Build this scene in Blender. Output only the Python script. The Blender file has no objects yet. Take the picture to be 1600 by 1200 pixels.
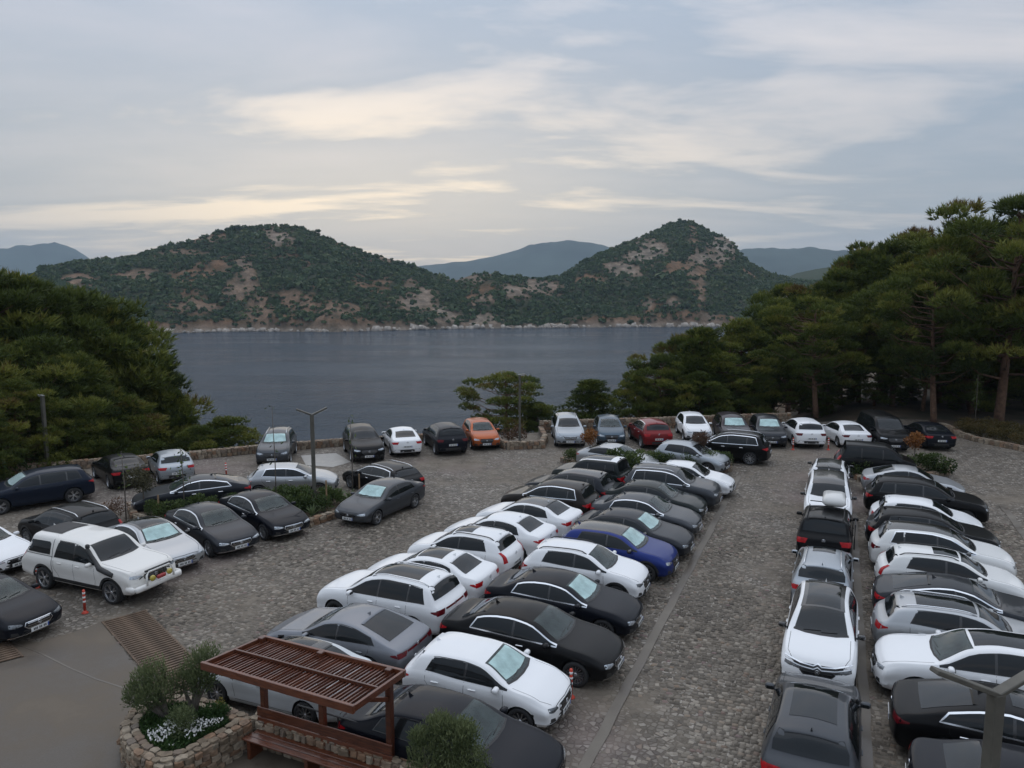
import bpy, bmesh, math, random
import numpy as np
from mathutils import Vector, Matrix, noise as mnoise
from mathutils.bvhtree import BVHTree

random.seed(7)
RNG = np.random.default_rng(7)
R = math.radians
SC = bpy.context.scene
COL = SC.collection

# ------------------------------------------------------------------ camera
F, CAMH, YH = 1200.0, 10.0, 445.0
PITCH = math.atan((600 - YH) / F)
CP, SP = math.cos(PITCH), math.sin(PITCH)
cd = bpy.data.cameras.new('camera')
cd.sensor_width = 36.0
cd.lens = F / 1600 * 36.0
cd.clip_start = 0.1
cd.clip_end = 40000
cam = bpy.data.objects.new('camera', cd)
COL.objects.link(cam)
cam.location = (0, 0, CAMH)
cam.rotation_euler = (math.pi / 2 - PITCH, 0, 0)
SC.camera = cam

# ------------------------------------------------------------------ view / exposure
SC.view_settings.view_transform = 'Standard'
SC.view_settings.look = 'None'
SC.view_settings.gamma = 1
SC.view_settings.use_curve_mapping = False
SC.view_settings.exposure = 0.58
SUN_EL, SUN_AZ = 56.0, -13.0          # azimuth from straight ahead, left is negative
SUN_STRENGTH = 0.55
HAZE_DENSITY = 1.05e-4
SEA = -26.0

# ------------------------------------------------------------------ world: overcast sky with broken cloud
def N(nt, kind, **kw):
    n = nt.nodes.new(kind)
    for k, v in kw.items():
        if k.startswith('i_'):
            n.inputs[k[2:].replace('_', ' ')].default_value = v
        elif k.startswith('n_'):
            n.inputs[int(k[2:])].default_value = v
        else:
            setattr(n, k, v)
    return n

def mathn(nt, op, a, b=None, c=None):
    n = nt.nodes.new('ShaderNodeMath'); n.operation = op
    for i, v in enumerate((a, b, c)):
        if v is None: continue
        if isinstance(v, (int, float)): n.inputs[i].default_value = v
        else: nt.links.new(v, n.inputs[i])
    return n.outputs[0]

def mixc(nt, fac, a, b, blend='MIX'):
    n = nt.nodes.new('ShaderNodeMix'); n.data_type = 'RGBA'; n.blend_type = blend
    n.clamp_factor = True
    for idx, v in ((0, fac), (6, a), (7, b)):
        if isinstance(v, (int, float)): n.inputs[idx].default_value = v
        elif isinstance(v, (tuple, list)): n.inputs[idx].default_value = (*v, 1) if len(v) == 3 else v
        else: nt.links.new(v, n.inputs[idx])
    return n.outputs[2]

def ramp(nt, fac, stops, interp='LINEAR'):
    n = nt.nodes.new('ShaderNodeValToRGB'); n.color_ramp.interpolation = interp
    el = n.color_ramp.elements
    while len(el) < len(stops): el.new(0.5)
    for e, (p, c) in zip(el, stops):
        e.position = p
        e.color = (c, c, c, 1) if isinstance(c, (int, float)) else (*c, 1)
    nt.links.new(fac, n.inputs[0])
    return n.outputs[0]

def build_world():
    w = bpy.data.worlds.new('World'); SC.world = w; w.use_nodes = True
    nt = w.node_tree; nt.nodes.clear(); L = nt.links.new
    out = N(nt, 'ShaderNodeOutputWorld'); bg = N(nt, 'ShaderNodeBackground')
    L(bg.outputs[0], out.inputs[0])
    sky = N(nt, 'ShaderNodeTexSky', sky_type='NISHITA', sun_disc=False)
    sky.sun_elevation = R(SUN_EL); sky.sun_rotation = R(SUN_AZ)
    sky.air_density = 1.2; sky.dust_density = 2.0
    tc = N(nt, 'ShaderNodeTexCoord')
    sep = N(nt, 'ShaderNodeSeparateXYZ'); L(tc.outputs['Generated'], sep.inputs[0])
    x, y, z = sep.outputs
    zc = mathn(nt, 'MAXIMUM', z, 0.0)
    zd = mathn(nt, 'ADD', zc, 0.085)
    u = mathn(nt, 'DIVIDE', x, zd); v = mathn(nt, 'DIVIDE', y, zd)
    cv = N(nt, 'ShaderNodeCombineXYZ'); L(u, cv.inputs[0]); L(v, cv.inputs[1])
    cv.inputs[2].default_value = 3.7
    def noise(scale, detail, rough, dist, off, st=(1, 1, 1)):
        m = N(nt, 'ShaderNodeMapping'); L(cv.outputs[0], m.inputs[0]); m.inputs['Location'].default_value = off; m.inputs['Scale'].default_value = st
        n = N(nt, 'ShaderNodeTexNoise'); n.inputs['Scale'].default_value = scale
        n.inputs['Detail'].default_value = detail; n.inputs['Roughness'].default_value = rough
        n.inputs['Distortion'].default_value = dist; L(m.outputs[0], n.inputs['Vector'])
        return n.outputs[0]
    big = noise(0.50, 6, 0.50, 0.5, (1.3, 2.2, 0), (0.55, 1.0, 1))
    med = noise(1.25, 6, 0.56, 0.6, (0.4, 7.7, 1), (0.6, 1.0, 1))
    fine = noise(4.2, 5, 0.6, 0.3, (2.0, 3.0, 2), (0.5, 1.0, 1))
    dens = mathn(nt, 'ADD', mathn(nt, 'MULTIPLY', big, 0.55), mathn(nt, 'ADD', mathn(nt, 'MULTIPLY', med, 0.35), mathn(nt, 'MULTIPLY', fine, 0.10)))
    # cloud tone: thin sheet bright, thick cloud blue grey
    tone = ramp(nt, dens, [(0.40, (0.385, 0.37, 0.375)), (0.455, (0.310, 0.315, 0.338)), (0.505, (0.205, 0.240, 0.288)), (0.57, (0.250, 0.272, 0.310)), (0.65, (0.30, 0.305, 0.335))])
    # glow of the low evening light behind the thin cloud, around the sun's bearing
    saz, sel = R(-9), R(5.0)
    sd = (math.sin(saz) * math.cos(sel), math.cos(saz) * math.cos(sel), math.sin(sel))
    dx = mathn(nt, 'SUBTRACT', x, sd[0]); dz_ = mathn(nt, 'SUBTRACT', z, sd[2])
    q = mathn(nt, 'ADD', mathn(nt, 'POWER', mathn(nt, 'DIVIDE', dx, 0.36), 2), mathn(nt, 'POWER', mathn(nt, 'DIVIDE', dz_, 0.13), 2))
    fwd = mathn(nt, 'GREATER_THAN', y, 0.0)
    glow = mathn(nt, 'MULTIPLY', mathn(nt, 'EXPONENT', mathn(nt, 'MULTIPLY', q, -0.9)), fwd)
    thin = ramp(nt, dens, [(0.44, 1.0), (0.52, 0.0)])
    gfac = mathn(nt, 'MULTIPLY', glow, mathn(nt, 'ADD', mathn(nt, 'MULTIPLY', thin, 0.70), 0.46))
    col = mixc(nt, gfac, tone, (0.86, 0.69, 0.49))
    # a little clear blue from the Nishita sky where the sheet is thinnest
    skys = N(nt, 'ShaderNodeVectorMath', operation='SCALE'); L(sky.outputs[0], skys.inputs[0]); skys.inputs['Scale'].default_value = 0.10
    col = mixc(nt, 0.12, col, skys.outputs[0])
    # overcast brightening towards the zenith (CIE overcast)
    br = mathn(nt, 'ADD', 0.95, mathn(nt, 'MULTIPLY', mathn(nt, 'POWER', zc, 1.5), 1.75))
    fin = N(nt, 'ShaderNodeVectorMath', operation='SCALE'); L(col, fin.inputs[0]); L(br, fin.inputs['Scale'])
    L(fin.outputs[0], bg.inputs[0]); bg.inputs[1].default_value = 1.0
build_world()

sl = bpy.data.lights.new('sun', 'SUN'); sl.energy = SUN_STRENGTH; sl.angle = R(140); sl.color = (1.0, 0.96, 0.91)
sun = bpy.data.objects.new('sun', sl); COL.objects.link(sun)
_sd = Vector((math.sin(R(SUN_AZ)) * math.cos(R(SUN_EL)), math.cos(R(SUN_AZ)) * math.cos(R(SUN_EL)), math.sin(R(SUN_EL))))
sun.rotation_euler = _sd.to_track_quat('Z', 'Y').to_euler()
sun.location = (0, 60, 120)

# ------------------------------------------------------------------ pixel helpers
def G(px, py, z=0.0):
    dx, dz = (px - 800) / F, -(py - 600) / F
    d = (dx, CP + dz * SP, -SP + dz * CP)
    t = (z - CAMH) / d[2]
    return Vector((d[0] * t, d[1] * t, z))
def AT(px, py, Y):
    dx, dz = (px - 800) / F, -(py - 600) / F
    d = (dx, CP + dz * SP, -SP + dz * CP)
    t = Y / d[1]
    return Vector((d[0] * t, Y, CAMH + d[2] * t))
TH = R(67)                             # direction of the parking aisle
UA = Vector((math.cos(TH), math.sin(TH), 0)); VB = Vector((math.sin(TH), -math.cos(TH), 0))
def AB(a, b, z=0.0):
    p = UA * a + VB * b
    return Vector((p.x, p.y, z))

# ------------------------------------------------------------------ mesh and object helpers
def mesh(name, verts, faces, mats=(), smooth=False, midx=None):
    m = bpy.data.meshes.new(name)
    m.from_pydata([tuple(v) for v in verts], [], [tuple(f) for f in faces])
    for mt in mats: m.materials.append(mt)
    if smooth:
        m.polygons.foreach_set('use_smooth', [True] * len(m.polygons))
    if midx is not None:
        m.polygons.foreach_set('material_index', midx)
    m.update()
    return m

def fast_mesh(name, V, Fq, mat, smooth=False, attr=None):
    """V (n,3) array, Fq (m,k) array of equal sided faces."""
    m = bpy.data.meshes.new(name)
    V = np.ascontiguousarray(V, dtype=np.float32); Fq = np.ascontiguousarray(Fq, dtype=np.int32)
    k = Fq.shape[1]
    m.vertices.add(len(V)); m.vertices.foreach_set('co', V.ravel())
    m.loops.add(Fq.size); m.loops.foreach_set('vertex_index', Fq.ravel())
    m.polygons.add(len(Fq)); m.polygons.foreach_set('loop_start', np.arange(len(Fq), dtype=np.int32) * k)
    if mat: m.materials.append(mat)
    if attr is not None:
        for an, av in attr.items():
            a = m.attributes.new(an, 'FLOAT', 'POINT'); a.data.foreach_set('value', np.ascontiguousarray(av, dtype=np.float32))
    m.update(calc_edges=True)
    if smooth: m.polygons.foreach_set('use_smooth', np.ones(len(Fq), dtype=bool))
    m.validate()
    return m

def obj(name, me, parent=None, loc=None, rot=None, scale=None, mat=None):
    o = bpy.data.objects.new(name, me); COL.objects.link(o)
    if parent is not None: o.parent = parent
    if loc is not None: o.location = loc
    if rot is not None: o.rotation_euler = rot
    if scale is not None: o.scale = scale
    if mat is not None:
        o.material_slots[0].link = 'OBJECT'; o.material_slots[0].material = mat
    return o

def tag(o, label, cat, group=None):
    o['label'] = label; o['category'] = cat
    if group: o['group'] = group
    return o
def struct(o): o['kind'] = 'structure'; return o
def stuff(o): o['kind'] = 'stuff'; return o

class MB:
    """collects primitives into one mesh"""
    def __init__(s): s.v = []; s.f = []
    def add(s, vs, fs):
        n = len(s.v); s.v += [tuple(v) for v in vs]; s.f += [tuple(i + n for i in f) for f in fs]; return s
    def box(s, c, d, M=None, bev=0.0):
        hx, hy, hz = d[0] / 2, d[1] / 2, d[2] / 2
        if bev <= 0:
            vs = [Vector((x * hx, y * hy, z * hz)) for x in (-1, 1) for y in (-1, 1) for z in (-1, 1)]
            fs = [(0, 1, 3, 2), (4, 6, 7, 5), (0, 4, 5, 1), (2, 3, 7, 6), (0, 2, 6, 4), (1, 5, 7, 3)]
        else:
            vs = []; fs = []
            b = bev
            rings = [(-hz, b), (-hz + b, 0), (hz - b, 0), (hz, b)]
            for z, ins in rings:
                X, Y = hx - ins, hy - ins
                cb = min(b, X * .6, Y * .6) if ins == 0 else min(b * .5, X * .5, Y * .5)
                vs += [Vector(p) for p in ((-X + cb, -Y, z), (X - cb, -Y, z), (X, -Y + cb, z), (X, Y - cb, z), (X - cb, Y, z), (-X + cb, Y, z), (-X, Y - cb, z), (-X, -Y + cb, z))]
            fs.append(tuple(range(7, -1, -1))); fs.append(tuple(range(24, 32)))
            for k in range(3):
                for i in range(8):
                    j = (i + 1) % 8; fs.append((k * 8 + i, k * 8 + j, k * 8 + 8 + j, k * 8 + 8 + i))
        c = Vector(c)
        vs = [(M @ v if M is not None else v) + c for v in vs]
        return s.add(vs, fs)
    def tube(s, pts, r, n=8, cap=True, closed=False):
        pts = [Vector(p) for p in pts]; m = len(pts)
        rs = r if isinstance(r, (list, tuple)) else [r] * m
        vs = []; fs = []
        for i, p in enumerate(pts):
            if closed: t = pts[(i + 1) % m] - pts[i - 1]
            else: t = (pts[min(i + 1, m - 1)] - pts[max(i - 1, 0)])
            t.normalize()
            a = Vector((0, 0, 1)) if abs(t.z) < 0.9 else Vector((1, 0, 0))
            e1 = t.cross(a).normalized(); e2 = t.cross(e1)
            for k in range(n):
                ph = 2 * math.pi * k / n
                vs.append(p + (e1 * math.cos(ph) + e2 * math.sin(ph)) * rs[i])
        for i in range(m if closed else m - 1):
            i2 = (i + 1) % m
            for k in range(n):
                k2 = (k + 1) % n
                fs.append((i * n + k, i * n + k2, i2 * n + k2, i2 * n + k))
        if cap and not closed:
            fs.append(tuple(range(n - 1, -1, -1))); fs.append(tuple(range((m - 1) * n, m * n)))
        return s.add(vs, fs)
    def lathe(s, prof, n=24, axis='z', cap=False, c=(0, 0, 0)):
        vs = []; fs = []; c = Vector(c)
        for r, h in prof:
            for k in range(n):
                a = 2 * math.pi * k / n
                if axis == 'z': p = Vector((r * math.cos(a), r * math.sin(a), h))
                else: p = Vector((r * math.cos(a), h, r * math.sin(a)))
                vs.append(p + c)
        for i in range(len(prof) - 1):
            for k in range(n):
                k2 = (k + 1) % n
                q = (i * n + k, i * n + k2, (i + 1) * n + k2, (i + 1) * n + k)
                fs.append(q if axis == 'z' else q[::-1])
        if cap:
            fs.append(tuple(range(n - 1, -1, -1))); fs.append(tuple(range((len(prof) - 1) * n, len(prof) * n)))
        return s.add(vs, fs)
    def mesh(s, name, mat=None, smooth=False):
        return mesh(name, s.v, s.f, [mat] if mat else [], smooth)

# ------------------------------------------------------------------ materials
MATS = {}
def pmat(name, col, rough=0.6, metal=0.0, coat=0.0, spec=0.5, var=0.0, vscale=6.0, bump=0.0, bscale=20.0, emit=None):
    if name in MATS: return MATS[name]
    m = bpy.data.materials.new(name); m.use_nodes = True; MATS[name] = m
    nt = m.node_tree; b = nt.nodes['Principled BSDF']
    b.inputs['Base Color'].default_value = (*col, 1); b.inputs['Roughness'].default_value = rough
    b.inputs['Metallic'].default_value = metal; b.inputs['Coat Weight'].default_value = coat
    b.inputs['Coat Roughness'].default_value = 0.06; b.inputs['Specular IOR Level'].default_value = spec
    if var > 0 or bump > 0:
        tc = N(nt, 'ShaderNodeTexCoord')
        if var > 0:
            n = N(nt, 'ShaderNodeTexNoise'); n.inputs['Scale'].default_value = vscale; n.inputs['Detail'].default_value = 6
            nt.links.new(tc.outputs['Object'], n.inputs['Vector'])
            lo = tuple(c * (1 - var) for c in col); hi = tuple(min(1, c * (1 + var)) for c in col)
            nt.links.new(ramp(nt, n.outputs[0], [(0.3, lo), (0.7, hi)]), b.inputs['Base Color'])
        if bump > 0:
            n2 = N(nt, 'ShaderNodeTexNoise'); n2.inputs['Scale'].default_value = bscale; n2.inputs['Detail'].default_value = 5
            nt.links.new(tc.outputs['Object'], n2.inputs['Vector'])
            bp = N(nt, 'ShaderNodeBump'); bp.inputs['Strength'].default_value = bump; bp.inputs['Distance'].default_value = 0.05
            nt.links.new(n2.outputs[0], bp.inputs['Height']); nt.links.new(bp.outputs[0], b.inputs['Normal'])
    return m

def paint(name, col, metal=0.0, dust=0.25, coat=0.6):
    """clear-coated car paint with a film of road dust in the roughness and colour"""
    key = 'paint_' + name
    if key in MATS: return MATS[key]
    m = bpy.data.materials.new(key); m.use_nodes = True; MATS[key] = m
    nt = m.node_tree; b = nt.nodes['Principled BSDF']
    b.inputs['Metallic'].default_value = metal; b.inputs['Roughness'].default_value = 0.38
    b.inputs['Coat Weight'].default_value = coat; b.inputs['Coat IOR'].default_value = 1.33; b.inputs['Specular IOR Level'].default_value = 0.08
    tc = N(nt, 'ShaderNodeTexCoord'); oi = N(nt, 'ShaderNodeObjectInfo')
    ad = N(nt, 'ShaderNodeVectorMath', operation='ADD'); nt.links.new(tc.outputs['Object'], ad.inputs[0]); nt.links.new(oi.outputs['Location'], ad.inputs[1])
    n = N(nt, 'ShaderNodeTexNoise'); n.inputs['Scale'].default_value = 2.2; n.inputs['Detail'].default_value = 8; n.inputs['Roughness'].default_value = 0.65
    nt.links.new(ad.outputs[0], n.inputs['Vector'])
    sep = N(nt, 'ShaderNodeSeparateXYZ'); nt.links.new(tc.outputs['Object'], sep.inputs[0])
    low = mathn(nt, 'MULTIPLY', mathn(nt, 'SUBTRACT', 0.75, sep.outputs[2]), 0.5)
    f = mathn(nt, 'MULTIPLY', mathn(nt, 'ADD', mathn(nt, 'MAXIMUM', low, 0.0), mathn(nt, 'MULTIPLY', n.outputs[0], 0.34)), dust)
    nt.links.new(mixc(nt, f, col, (0.20, 0.18, 0.155)), b.inputs['Base Color'])
    nt.links.new(mathn(nt, 'MULTIPLY', n.outputs[0], 0.05), b.inputs['Coat Roughness'])
    return m

def glass_mat(name, tint, clear=0.0):
    """glossy pane: Fresnel reflection over a tinted, partly clear body"""
    m = bpy.data.materials.new(name); m.use_nodes = True; MATS[name] = m
    nt = m.node_tree; nt.nodes.clear(); L = nt.links.new
    out = N(nt, 'ShaderNodeOutputMaterial')
    gl = N(nt, 'ShaderNodeBsdfGlossy'); gl.inputs['Roughness'].default_value = 0.04; gl.inputs['Color'].default_value = (0.95, 0.97, 1, 1)
    df = N(nt, 'ShaderNodeBsdfDiffuse'); df.inputs['Color'].default_value = (*tint, 1)
    tr = N(nt, 'ShaderNodeBsdfTransparent'); tr.inputs['Color'].default_value = (0.88, 0.97, 0.95, 1)
    m1 = N(nt, 'ShaderNodeMixShader'); m1.inputs[0].default_value = clear; L(df.outputs[0], m1.inputs[1]); L(tr.outputs[0], m1.inputs[2])
    fr = N(nt, 'ShaderNodeFresnel'); fr.inputs['IOR'].default_value = 1.42
    m2 = N(nt, 'ShaderNodeMixShader'); L(fr.outputs[0], m2.inputs[0]); L(m1.outputs[0], m2.inputs[1]); L(gl.outputs[0], m2.inputs[2])
    L(m2.outputs[0], out.inputs[0])
    return m
GLASS = glass_mat('glass_dark', (0.010, 0.012, 0.013), 0.0)
GLASSC = glass_mat('glass_clear', (0.02, 0.03, 0.03), 0.95)
M_TRIM = pmat('black_trim', (0.022, 0.022, 0.023), 0.6, var=0.3, vscale=4)
M_GLOSSBLK = pmat('gloss_black', (0.012, 0.012, 0.013), 0.25, coat=0.6)
M_CHROME = pmat('chrome', (0.72, 0.73, 0.75), 0.18, metal=1.0)
M_TYRE = pmat('tyre_rubber', (0.020, 0.020, 0.021), 0.8, var=0.35, vscale=9)
M_RIM = pmat('alloy', (0.50, 0.51, 0.53), 0.32, metal=0.9, var=0.2, vscale=5)
M_RIMD = pmat('alloy_dark', (0.06, 0.06, 0.065), 0.4, metal=0.6)
M_LAMP = pmat('headlamp_lens', (0.42, 0.45, 0.48), 0.08, metal=0.55, coat=1.0, var=0.6, vscale=14)
M_LAMPD = pmat('headlamp_dark', (0.10, 0.11, 0.12), 0.08, metal=0.4, coat=1.0, var=0.7, vscale=16)
M_TAIL = pmat('tail_lens', (0.36, 0.006, 0.010), 0.3, spec=.2, coat=.25, var=0.4, vscale=12)
M_TAILD = pmat('tail_lens_dark', (0.10, 0.004, 0.008), 0.3, spec=.2, coat=.25, var=0.4, vscale=12)
M_SEAM = pmat('panel_gap', (0.008, 0.008, 0.008), 0.9)
M_INT = pmat('cabin_interior', (0.045, 0.055, 0.054), 0.8, var=0.6, vscale=3)
M_SHADE = pmat('sunshade_foil', (0.74, 0.84, 0.83), 0.4, metal=0.1, var=0.25, vscale=3, bump=0.5, bscale=6)
M_SHADEW = pmat('sunshade_white', (0.72, 0.73, 0.73), 0.5, var=0.1, vscale=3)
M_PLATE = pmat('plate_white', (0.66, 0.67, 0.66), 0.45)
M_PLATEB = pmat('plate_blue', (0.02, 0.06, 0.30), 0.45)
M_PLATED = pmat('plate_marks', (0.05, 0.05, 0.055), 0.5)
M_WHEELW = pmat('wheel_well', (0.012, 0.012, 0.012), 0.9)
# ================================================================== CARS
def pchip(pts):
    xs = np.array([p[0] for p in pts], float); ys = np.array([p[1] for p in pts], float)
    h = np.diff(xs); d = np.diff(ys) / h
    m = np.zeros(len(xs)); m[0] = d[0]; m[-1] = d[-1]
    for i in range(1, len(xs) - 1):
        if d[i - 1] * d[i] > 0:
            w1, w2 = 2 * h[i] + h[i - 1], h[i] + 2 * h[i - 1]
            m[i] = (w1 + w2) / (w1 / d[i - 1] + w2 / d[i])
    def f(x):
        x = min(max(x, xs[0]), xs[-1])
        i = min(max(int(np.searchsorted(xs, x) - 1), 0), len(h) - 1)
        t = (x - xs[i]) / h[i]
        return ((2 * t ** 3 - 3 * t ** 2 + 1) * ys[i] + (t ** 3 - 2 * t ** 2 + t) * h[i] * m[i] + (-2 * t ** 3 + 3 * t ** 2) * ys[i + 1] + (t ** 3 - t ** 2) * h[i] * m[i + 1])
    return f

class CarType:
    """one body style, shaped from a centre-line profile, a shoulder line and a cross-section"""
    def __init__(s, name, L, W, fo, wb, Rw, zt, zb, win, wsh, rwin, tail, z0=0.20, tumble=0.46, q=0.84, bowf=0.20, bowr=0.13, clad=False, rfrac=0.93):
        s.name, s.L, s.W, s.fo, s.wb, s.Rw = name, L, W / 2, fo, wb, Rw
        s.zt, s.zb, s.z0, s.tumble, s.q = pchip(zt), pchip(zb), z0, tumble, q
        s.H = max(p[1] for p in zt)
        s.win, s.wsh, s.rwin, s.tail, s.clad = win, wsh, rwin, tail, clad
        s.bowf, s.bowr, s.rfrac = bowf, bowr, rfrac
        s.M = {}
        s.build()
    # ---- half section, bottom centre to top centre
    def section(s, S):
        L, W = s.L, s.W
        rf, rr = 0.12, 0.10
        ins = 0.0
        if S < rf: ins = 1 - math.sqrt(max(0, 1 - (1 - S / rf) ** 2))
        elif L - S < rr: ins = 1 - math.sqrt(max(0, 1 - (1 - (L - S) / rr) ** 2))
        k = 0.07 * ins
        taper = 0.045 * max(0, 1 - S / 1.1) ** 2 + 0.055 * max(0, 1 - (L - S) / 1.1) ** 2
        wm = W - k - taper
        zb, zt = s.zb(S) - 0.03 * ins, s.zt(S) - 0.035 * ins
        z0 = s.z0 + 0.05 * ins + 0.06 * max(0, 1 - S / 0.6) + 0.08 * max(0, 1 - (L - S) / 0.7)
        wb = wm - 0.055
        ws = wm - 0.05
        hb = zb - z0
        pts = [(0, z0), (ws * 0.45, z0), (ws * 0.8, z0), (ws - 0.05, z0 + 0.01), (ws - 0.01, z0 + 0.05), (ws + 0.012, z0 + 0.12),
               (wm - 0.028, z0 + 0.22 * hb), (wm - 0.034, z0 + 0.36 * hb), (wm - 0.022, z0 + 0.48 * hb), (wm - 0.008, z0 + 0.60 * hb), (wm, z0 + 0.70 * hb), (wm - 0.002, z0 + 0.78 * hb),
               (wm - 0.014, z0 + 0.87 * hb), (wm - 0.030, z0 + 0.95 * hb), (wb, zb)]
        g = max(zt - zb, 0.015)
        zc = zb + s.q * g; wc = wb - s.tumble * (zc - zb) - 0.02
        def side(t): return (wb + (wc - wb) * t + 0.035 * g * math.sin(math.pi * t), zb + (zc - zb) * t)
        def roof(t): return (wc * (1 - t), zc + (zt - zc) * (1 - (1 - t) ** 2.0))
        for t in (0.04, 0.2, 0.4, 0.6, 0.76): pts.append(side(t))
        a, b = side(0.80), roof(0.14); c = (wc + 0.006, zc + 0.004)
        for t in (0.0, 0.25, 0.5, 0.75, 1.0):
            pts.append(((1 - t) ** 2 * a[0] + 2 * t * (1 - t) * c[0] + t * t * b[0], (1 - t) ** 2 * a[1] + 2 * t * (1 - t) * c[1] + t * t * b[1]))
        for t in (0.28, 0.42, 0.56, 0.7, 0.85, 1.0): pts.append(roof(t))
        return pts
    def corner(s, S):
        p = s.section(S); return p[22]
    def deform(s, S, y, z):
        W = s.W; x = s.L / 2 - S
        r = min(1.0, abs(y) / W)
        ff = max(0, 1 - S / 0.75) ** 2; fr = max(0, 1 - (s.L - S) / 0.75) ** 2
        zh = s.zt(0); zr = s.zt(s.L)
        vf = 0.10 * max(0, (z - 0.55) / max(zh - 0.55, .05)) ** 2 * (z > .55) + 0.10 * max(0, (0.42 - z) / 0.25) ** 2
        vr = 0.07 * max(0, (z - 0.62) / max(zr - 0.62, .05)) ** 2 * (z > .62) + 0.12 * max(0, (0.45 - z) / 0.25) ** 2
        return (x - (s.bowf * r ** 2.6 + vf) * ff + (s.bowr * r ** 2.8 + vr) * fr, y, z)
    def surf(s, S, f):
        """point on the roof/hood/glass skin, f in -1..1 across"""
        p = s.section(S)[24:]
        ys = [q[0] for q in p]; zs = [q[1] for q in p]
        y = abs(f) * ys[0]
        z = float(np.interp(y, ys[::-1], zs[::-1]))
        return Vector(s.deform(S, math.copysign(y, f), z))
    def grid_patch(s, s0, s1, f0, f1, off, ns=12, nf=14, bow0=0.0, bow1=0.0):
        P = []
        for i in range(ns + 1):
            row = []
            for j in range(nf + 1):
                f = f0 + (f1 - f0) * j / nf; t = i / ns
                S = (s0 + bow0 * f * f) * (1 - t) + (s1 + bow1 * f * f) * t
                row.append(s.surf(S, f))
            P.append(row)
        vs = []; fs = []
        for i in range(ns + 1):
            for j in range(nf + 1):
                du = P[min(i + 1, ns)][j] - P[max(i - 1, 0)][j]; dv = P[i][min(j + 1, nf)] - P[i][max(j - 1, 0)]
                n = du.cross(dv)
                if n.length > 1e-9: n.normalize()
                if n.z < 0: n = -n
                vs.append(P[i][j] + n * off)
        w = nf + 1
        for i in range(ns):
            for j in range(nf): fs.append((i * w + j, i * w + j + 1, (i + 1) * w + j + 1, (i + 1) * w + j))
        a, b, c = Vector(vs[0]), Vector(vs[1]), Vector(vs[w])
        if (b - a).cross(c - a).z < 0: fs = [f[::-1] for f in fs]
        return vs, fs
    # ---- ray projected patches
    def ray(s, mode, u, v):
        if mode == 'side': o, d = Vector((s.L / 2 - u, 3, v)), Vector((0, -1, 0))
        elif mode == 'front': o, d = Vector((s.L / 2 + 2, u, v)), Vector((-1, 0, 0))
        elif mode == 'rear': o, d = Vector((-s.L / 2 - 2, u, v)), Vector((1, 0, 0))
        else: o, d = Vector((s.L / 2 - u, v, 4)), Vector((0, 0, -1))
        h = s.bvh.ray_cast(o, d)
        if h[0] is None: return None, -d
        n = h[1]
        if n.dot(d) > 0: n = -n
        return h[0], n
    def proj(s, mode, outline, off, rings=3, dens=0.08, mir=False):
        pts = []
        m = len(outline)
        for i in range(m):
            a, b = outline[i], outline[(i + 1) % m]
            k = max(1, int(math.dist(a, b) / dens))
            for j in range(k): pts.append((a[0] + (b[0] - a[0]) * j / k, a[1] + (b[1] - a[1]) * j / k))
        cx = sum(p[0] for p in pts) / len(pts); cy = sum(p[1] for p in pts) / len(pts)
        vs = []; fs = []; n = len(pts)
        last = None
        for k in range(rings):
            f = 1 - k / rings
            for p in pts:
                h, nn = s.ray(mode, cx + (p[0] - cx) * f, cy + (p[1] - cy) * f)
                if h is None: h = last if last is not None else Vector((0, 0, 0.5)); nn = Vector((0, 0, 0))
                last = h; vs.append(h + nn * off)
        h, nn = s.ray(mode, cx, cy); vs.append((h if h is not None else last) + nn * off)
        for k in range(rings - 1):
            for i in range(n):
                j = (i + 1) % n; fs.append((k * n + i, k * n + j, (k + 1) * n + j, (k + 1) * n + i))
        for i in range(n): fs.append(((rings - 1) * n + i, (rings - 1) * n + (i + 1) % n, rings * n))
        # face outwards
        nn = Vector((0, 0, 0))
        for f in fs[:n]:
            a, b, c = vs[f[0]], vs[f[1]], vs[f[2]]; nn += (b - a).cross(c - a)
        out = {'side': Vector((0, 1, 0)), 'front': Vector((1, 0, 0)), 'rear': Vector((-1, 0, 0)), 'top': Vector((0, 0, 1))}[mode]
        if nn.dot(out) < 0: fs = [f[::-1] for f in fs]
        if mir: vs, fs = [Vector((v.x, -v.y, v.z)) for v in vs], [f[::-1] for f in fs]
        return vs, fs
    def strip(s, mode, line, w, off, mir=False, closed=False, dens=0.07):
        pts = []
        m = len(line)
        for i in range(m if closed else m - 1):
            a, b = line[i], line[(i + 1) % m]; k = max(1, int(math.dist(a, b) / dens))
            for j in range(k): pts.append(Vector((a[0] + (b[0] - a[0]) * j / k, a[1] + (b[1] - a[1]) * j / k)))
        if not closed: pts.append(Vector(line[-1]))
        n = len(pts); vs = []; fs = []
        for i, p in enumerate(pts):
            t = (pts[(i + 1) % n] - pts[i - 1]) if closed else pts[min(i + 1, n - 1)] - pts[max(i - 1, 0)]
            t.normalize(); nr = Vector((-t.y, t.x)) * w / 2
            for q in (p - nr, p + nr):
                h, nn = s.ray(mode, q.x, q.y)
                if h is None: h = vs[-1] if vs else Vector((0, 0, .5)); nn = Vector((0, 0, 0))
                vs.append(h + nn * off)
        for i in range(n if closed else n - 1):
            j = (i + 1) % n; fs.append((2 * i, 2 * j, 2 * j + 1, 2 * i + 1))
        if mir: vs, fs = [Vector((v.x, -v.y, v.z)) for v in vs], [f[::-1] for f in fs]
        return vs, fs
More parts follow.
